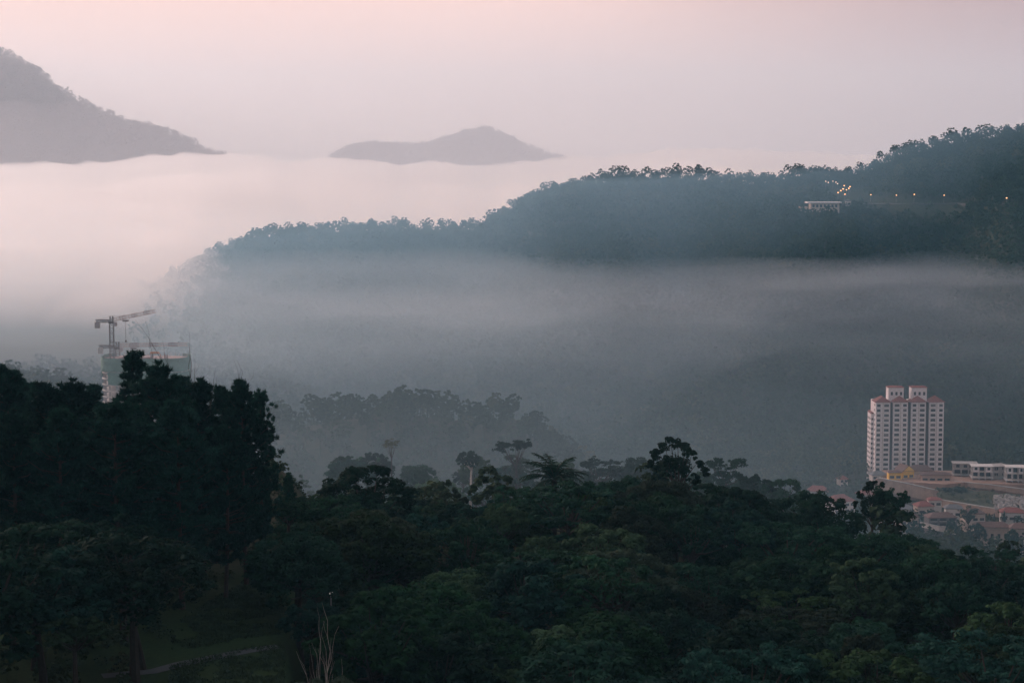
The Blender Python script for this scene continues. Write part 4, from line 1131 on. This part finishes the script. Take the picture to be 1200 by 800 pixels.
# 1: mist filling the valley behind the foreground hill
fog(np.linspace(-900, 2100, 60), np.geomspace(395, 2290, 70),
    lambda p, d: -68 - 26 * sst(800, 1300, d) + 6 * fbm(p / 300, d / 200, 71, 3) - 24 * sst(650, 1250, p),
    lambda p, d: 170 * sst(385, 600, d) + 0 * p, (.55, .82, 1.0), 1.15e-4, 'thin mist filling the wooded valley')
fog(np.linspace(-300, 1120, 50), np.geomspace(388, 740, 40),
    lambda p, d: -60 + 6 * fbm(p / 200, d / 120, 91, 3) - 25 * sst(600, 1100, p),
    lambda p, d: 150 * sst(386, 440, d) * sst(740, 600, d) * sst(1120, 820, p) * sst(190, 330, p), (.55, .82, 1.0), 4.2e-4, 'pocket of mist lying on the spur behind the foreground')
fog(np.linspace(-500, 1500, 60), np.linspace(1300, 2330, 40),
    lambda p, d: np.maximum(-24 - 34 * sst(720, 200, p), np.where(p > 930, C5(p) + 10, -300)) + 8 * fbm(p / 120, d / 200, 93, 3),
    lambda p, d: 190 * sst(0, 160, d - (2120 - 820 * sst(1400, 300, p) ** .8)) * sst(2335, 2200, d) * sst(1500, 1350, p) * (.45 + .55 * sst(120, 360, p)), (.44, .75, 1.0), 5.5e-4, 'bluish mist in front of the left half of the ridge')
fog(np.linspace(-500, 1000, 50), np.linspace(1060, 1900, 30),
    lambda p, d: -112 + 5 * fbm(p / 200, d / 200, 95, 3), lambda p, d: 90 * edge(d, 1060, 1250, 1650, 1900) * sst(1000, 600, p), (.60, .83, 1.0), 3.0e-4, 'mist behind the wooded knoll')
# 2: cloud sea behind the ridge
def sea_top(p, d):
    x = (p - 600) / FPX * d
    prof = np.interp(p, [-400, 0, 120, 170, 215, 260, 300, 335, 390, 430, 470, 520, 560, 620, 660, 700, 750, 800, 860, 905, 980, 1100, 1500], [193, 192, 190, 184, 181, 184, 182, 187, 183, 186, 191, 187, 192, 187, 184, 183, 176, 171, 175, 178, 180, 184, 190])
    z4 = zpix(prof + 3.5 * fbm(p / 18, d / 500, 75, 4), 4200)
    return z4 - 14 - 16 * sst(3900, 3000, d) - 22 * sst(4400, 6000, d) + 14 * np.exp(-((d - 4100) / 500) ** 2) + 12 * fbm(x / 300, d / 700, 73, 4) + (5 + 8 * sst(3500, 6000, d)) * fbm(x / 110, d / 260, 74, 4) - 60 * sst(3000, 2350, d) * sst(900, 300, p)
fog(np.linspace(-1400, 2600, 560), np.geomspace(2340, 9900, 170), sea_top, lambda p, d: 150 * sst(2335, 2800, d) + 0 * p, (1, .975, .955), 3.6e-3, 'bright sea of cloud lying beyond the ridge', .65)
# 3: arm of fog flowing round the left end of the ridge
fog(np.linspace(-900, 800, 120), np.linspace(1560, 2500, 70),
    lambda p, d: -207 + 146 * sst(1740, 2460, d) * sst(800, 150, p) + 18 * fbm(p / 90, d / 280, 76, 4) * sst(1700, 1950, d),
    lambda p, d: 130 + 0 * p, (.97, .96, .98), 2.2e-3, 'fog flowing round the left end of the ridge')
fog(np.linspace(-40, 520, 70), np.linspace(1800, 2330, 40),
    lambda p, d: -190 + (98 * np.exp(-((p - 190) / 100) ** 2) + 38 * np.exp(-((p - 345) / 80) ** 2) + 12 * fbm(p / 50, d / 160, 98, 4)) * edge(d, 1800, 2120, 2260, 2330) * edge(p, -40, 60, 420, 520),
    lambda p, d: 90 * edge(p, -40, 20, 440, 520), (.97, .95, .96), 1.7e-3, 'puff of fog lapping at the left tip of the ridge')
# 4, 5: thin veils hanging across the slope
fog(np.linspace(-300, 1700, 160), np.linspace(700, 2150, 90),
    lambda p, d: -98 - 9 * sst(900, 300, p) + 5 * fbm(p / 240, d / 380, 81, 3),
    lambda p, d: np.maximum(0, 15 + 8 * fbm(p / 320, d / 500, 82, 3)) * edge(d, 700, 1800, 1900 - 350 * np.exp(-((p - 790) / 170) ** 2), 2150 - 250 * np.exp(-((p - 790) / 170) ** 2)) * edge(p, -300, 100, 1500, 1700), (.70, .85, 1), 1.25e-3, 'thin veil of fog across the slope of the ridge')
fog(np.linspace(-300, 1700, 160), np.linspace(600, 2000, 80),
    lambda p, d: -126 + 5 * fbm(p / 260, d / 400, 84, 3),
    lambda p, d: np.maximum(0, 13 + 8 * fbm(p / 340, d / 520, 85, 3)) * edge(d, 600, 1700, 2000, 2010) * edge(p, -300, 100, 1500, 1700), (.68, .84, 1), 7.5e-4, 'lower veil of fog over the valley')

# 6: the thicker air over the far plain, in front of the distant mountains
fog(np.linspace(-1600, 2800, 40), np.geomspace(2570, 10300, 50),
    lambda p, d: -60 + 440 * sst(2500, 4600, d), lambda p, d: 40 + 440 * sst(2500, 4600, d), (.96, .91, .94), 2.2e-4, 'pale air before the distant mountains')

# 7: low mist lapping at the feet of the distant mountains, thinning upwards
fog(np.linspace(-600, 800, 90), np.linspace(4300, 5700, 90),
    lambda p, d: -70 + (190 + 60 * fbm(p / 70, d / 900, 101, 4)) * np.exp(-((d - 5000) / 300) ** 2), lambda p, d: 60 + 0 * p + (190 + 60 * fbm(p / 70, d / 900, 101, 4)) * np.exp(-((d - 5000) / 300) ** 2) * sst(800, 640, p), (1, .93, .95), 6.0e-4, 'low mist at the feet of the distant mountains')

# ------------------------------------------------------------------ light
SUN_AZ, SUN_EL = R(-52), R(10)     # azimuth from +Y towards +X
w = bpy.data.worlds.new('World'); sc.world = w; w.use_nodes = True
N = w.node_tree.nodes; L = w.node_tree.links; bg = N['Background']
sky = N.new('ShaderNodeTexSky'); sky.sky_type = 'NISHITA'; sky.sun_disc = False
sky.sun_elevation = SUN_EL; sky.sun_rotation = SUN_AZ; sky.altitude = 900; sky.dust_density = 3
tc = N.new('ShaderNodeTexCoord'); sx = N.new('ShaderNodeSeparateXYZ'); L.new(tc.outputs['Generated'], sx.inputs[0])
az = N.new('ShaderNodeMath'); az.operation = 'ARCTAN2'; L.new(sx.outputs['X'], az.inputs[0]); L.new(sx.outputs['Y'], az.inputs[1])
# soft high cloud: pink towards the dawn on the left, mauve to the right, blue-grey overhead
nz = N.new('ShaderNodeTexNoise'); nz.inputs['Scale'].default_value = 3; nz.inputs['Detail'].default_value = 3
mp = N.new('ShaderNodeMapping'); mp.inputs['Scale'].default_value = (1, 1, 3.5); L.new(tc.outputs['Generated'], mp.inputs[0]); L.new(mp.outputs[0], nz.inputs['Vector'])
ad = N.new('ShaderNodeMath'); ad.operation = 'MULTIPLY_ADD'; ad.inputs[1].default_value = .16; L.new(nz.outputs['Fac'], ad.inputs[0])
L.new(az.outputs[0], ad.inputs[2])
mr = N.new('ShaderNodeMapRange'); mr.interpolation_type = 'SMOOTHSTEP'; mr.inputs[1].default_value = .02; mr.inputs[2].default_value = .42; L.new(ad.outputs[0], mr.inputs[0])
mx = N.new('ShaderNodeMix'); mx.data_type = 'RGBA'; L.new(mr.outputs[0], mx.inputs[0])
K = 10.0
mx.inputs[6].default_value = (1.31 * K, .855 * K, .755 * K, 1); mx.inputs[7].default_value = (.55 * K, .345 * K, .345 * K, 1)
me_ = N.new('ShaderNodeMapRange'); me_.interpolation_type = 'SMOOTHSTEP'; me_.inputs[1].default_value = .18; me_.inputs[2].default_value = .8; L.new(sx.outputs['Z'], me_.inputs[0])
mz = N.new('ShaderNodeMix'); mz.data_type = 'RGBA'; L.new(me_.outputs[0], mz.inputs[0]); L.new(mx.outputs[2], mz.inputs[6]); mz.inputs[7].default_value = (.30 * K, .42 * K, .50 * K, 1)
dp = N.new('ShaderNodeVectorMath'); dp.operation = 'DOT_PRODUCT'; L.new(tc.outputs['Generated'], dp.inputs[0])
dp.inputs[1].default_value = (sin(SUN_AZ) * cos(SUN_EL + .25), cos(SUN_AZ) * cos(SUN_EL + .25), sin(SUN_EL + .25))
gl = N.new('ShaderNodeMapRange'); gl.interpolation_type = 'SMOOTHSTEP'; gl.inputs[1].default_value = .74; gl.inputs[2].default_value = 1.0; L.new(dp.outputs['Value'], gl.inputs[0])
gm = N.new('ShaderNodeMix'); gm.data_type = 'RGBA'; L.new(gl.outputs[0], gm.inputs[0]); L.new(mz.outputs[2], gm.inputs[6]); gm.inputs[7].default_value = (4.2 * K, 3.0 * K, 2.8 * K, 1)
mz = gm
bk = N.new('ShaderNodeMapRange'); bk.interpolation_type = 'SMOOTHSTEP'; bk.inputs[1].default_value = .35; bk.inputs[2].default_value = -.45; L.new(sx.outputs['Y'], bk.inputs[0])
bm2 = N.new('ShaderNodeMix'); bm2.data_type = 'RGBA'; L.new(bk.outputs[0], bm2.inputs[0]); L.new(mz.outputs[2], bm2.inputs[6]); bm2.inputs[7].default_value = (.46 * K, .39 * K, .41 * K, 1)
mz = bm2
ms = N.new('ShaderNodeMix'); ms.data_type = 'RGBA'; ms.inputs[0].default_value = .94; L.new(sky.outputs[0], ms.inputs[6]); L.new(mz.outputs[2], ms.inputs[7])
L.new(ms.outputs[2], bg.inputs['Color']); bg.inputs['Strength'].default_value = .1
sd = bpy.data.lights.new('sun', 'SUN'); sd.energy = 2.7; sd.angle = R(14); sd.color = (1, .72, .62)
so = bpy.data.objects.new('sun', sd); COL.objects.link(so)
dirv = Vector((sin(SUN_AZ) * cos(SUN_EL), cos(SUN_AZ) * cos(SUN_EL), sin(SUN_EL)))
so.rotation_euler = dirv.to_track_quat('Z', 'Y').to_euler(); so.location = dirv * 300

# ------------------------------------------------------------------ camera and render settings
cd = bpy.data.cameras.new('camera'); cd.sensor_width = 36; cd.lens = FPX / 1200 * 36; cd.clip_start = 1; cd.clip_end = 30000
co = bpy.data.objects.new('camera', cd); COL.objects.link(co); co.location = (0, 0, 0)
co.rotation_euler = (pi / 2 - PITCH, 0, 0); sc.camera = co
vs = sc.view_settings; vs.view_transform = 'Standard'; vs.look = 'None'; vs.exposure = 0; vs.gamma = 1; vs.use_curve_mapping = False
cy = sc.cycles
cy.max_bounces = 12; cy.diffuse_bounces = 2; cy.glossy_bounces = 1; cy.transmission_bounces = 2; cy.transparent_max_bounces = 8; cy.volume_bounces = 9
cy.use_denoising = True
try: cy.denoiser = 'OPENIMAGEDENOISE'
except Exception: pass
cy.caustics_reflective = False; cy.caustics_refractive = False
print('OBJECTS', len(bpy.data.objects))

print('LONG', [o['label'] for o in bpy.data.objects if o.get('label') and len(o['label'].replace('-', ' ').split()) > 16])
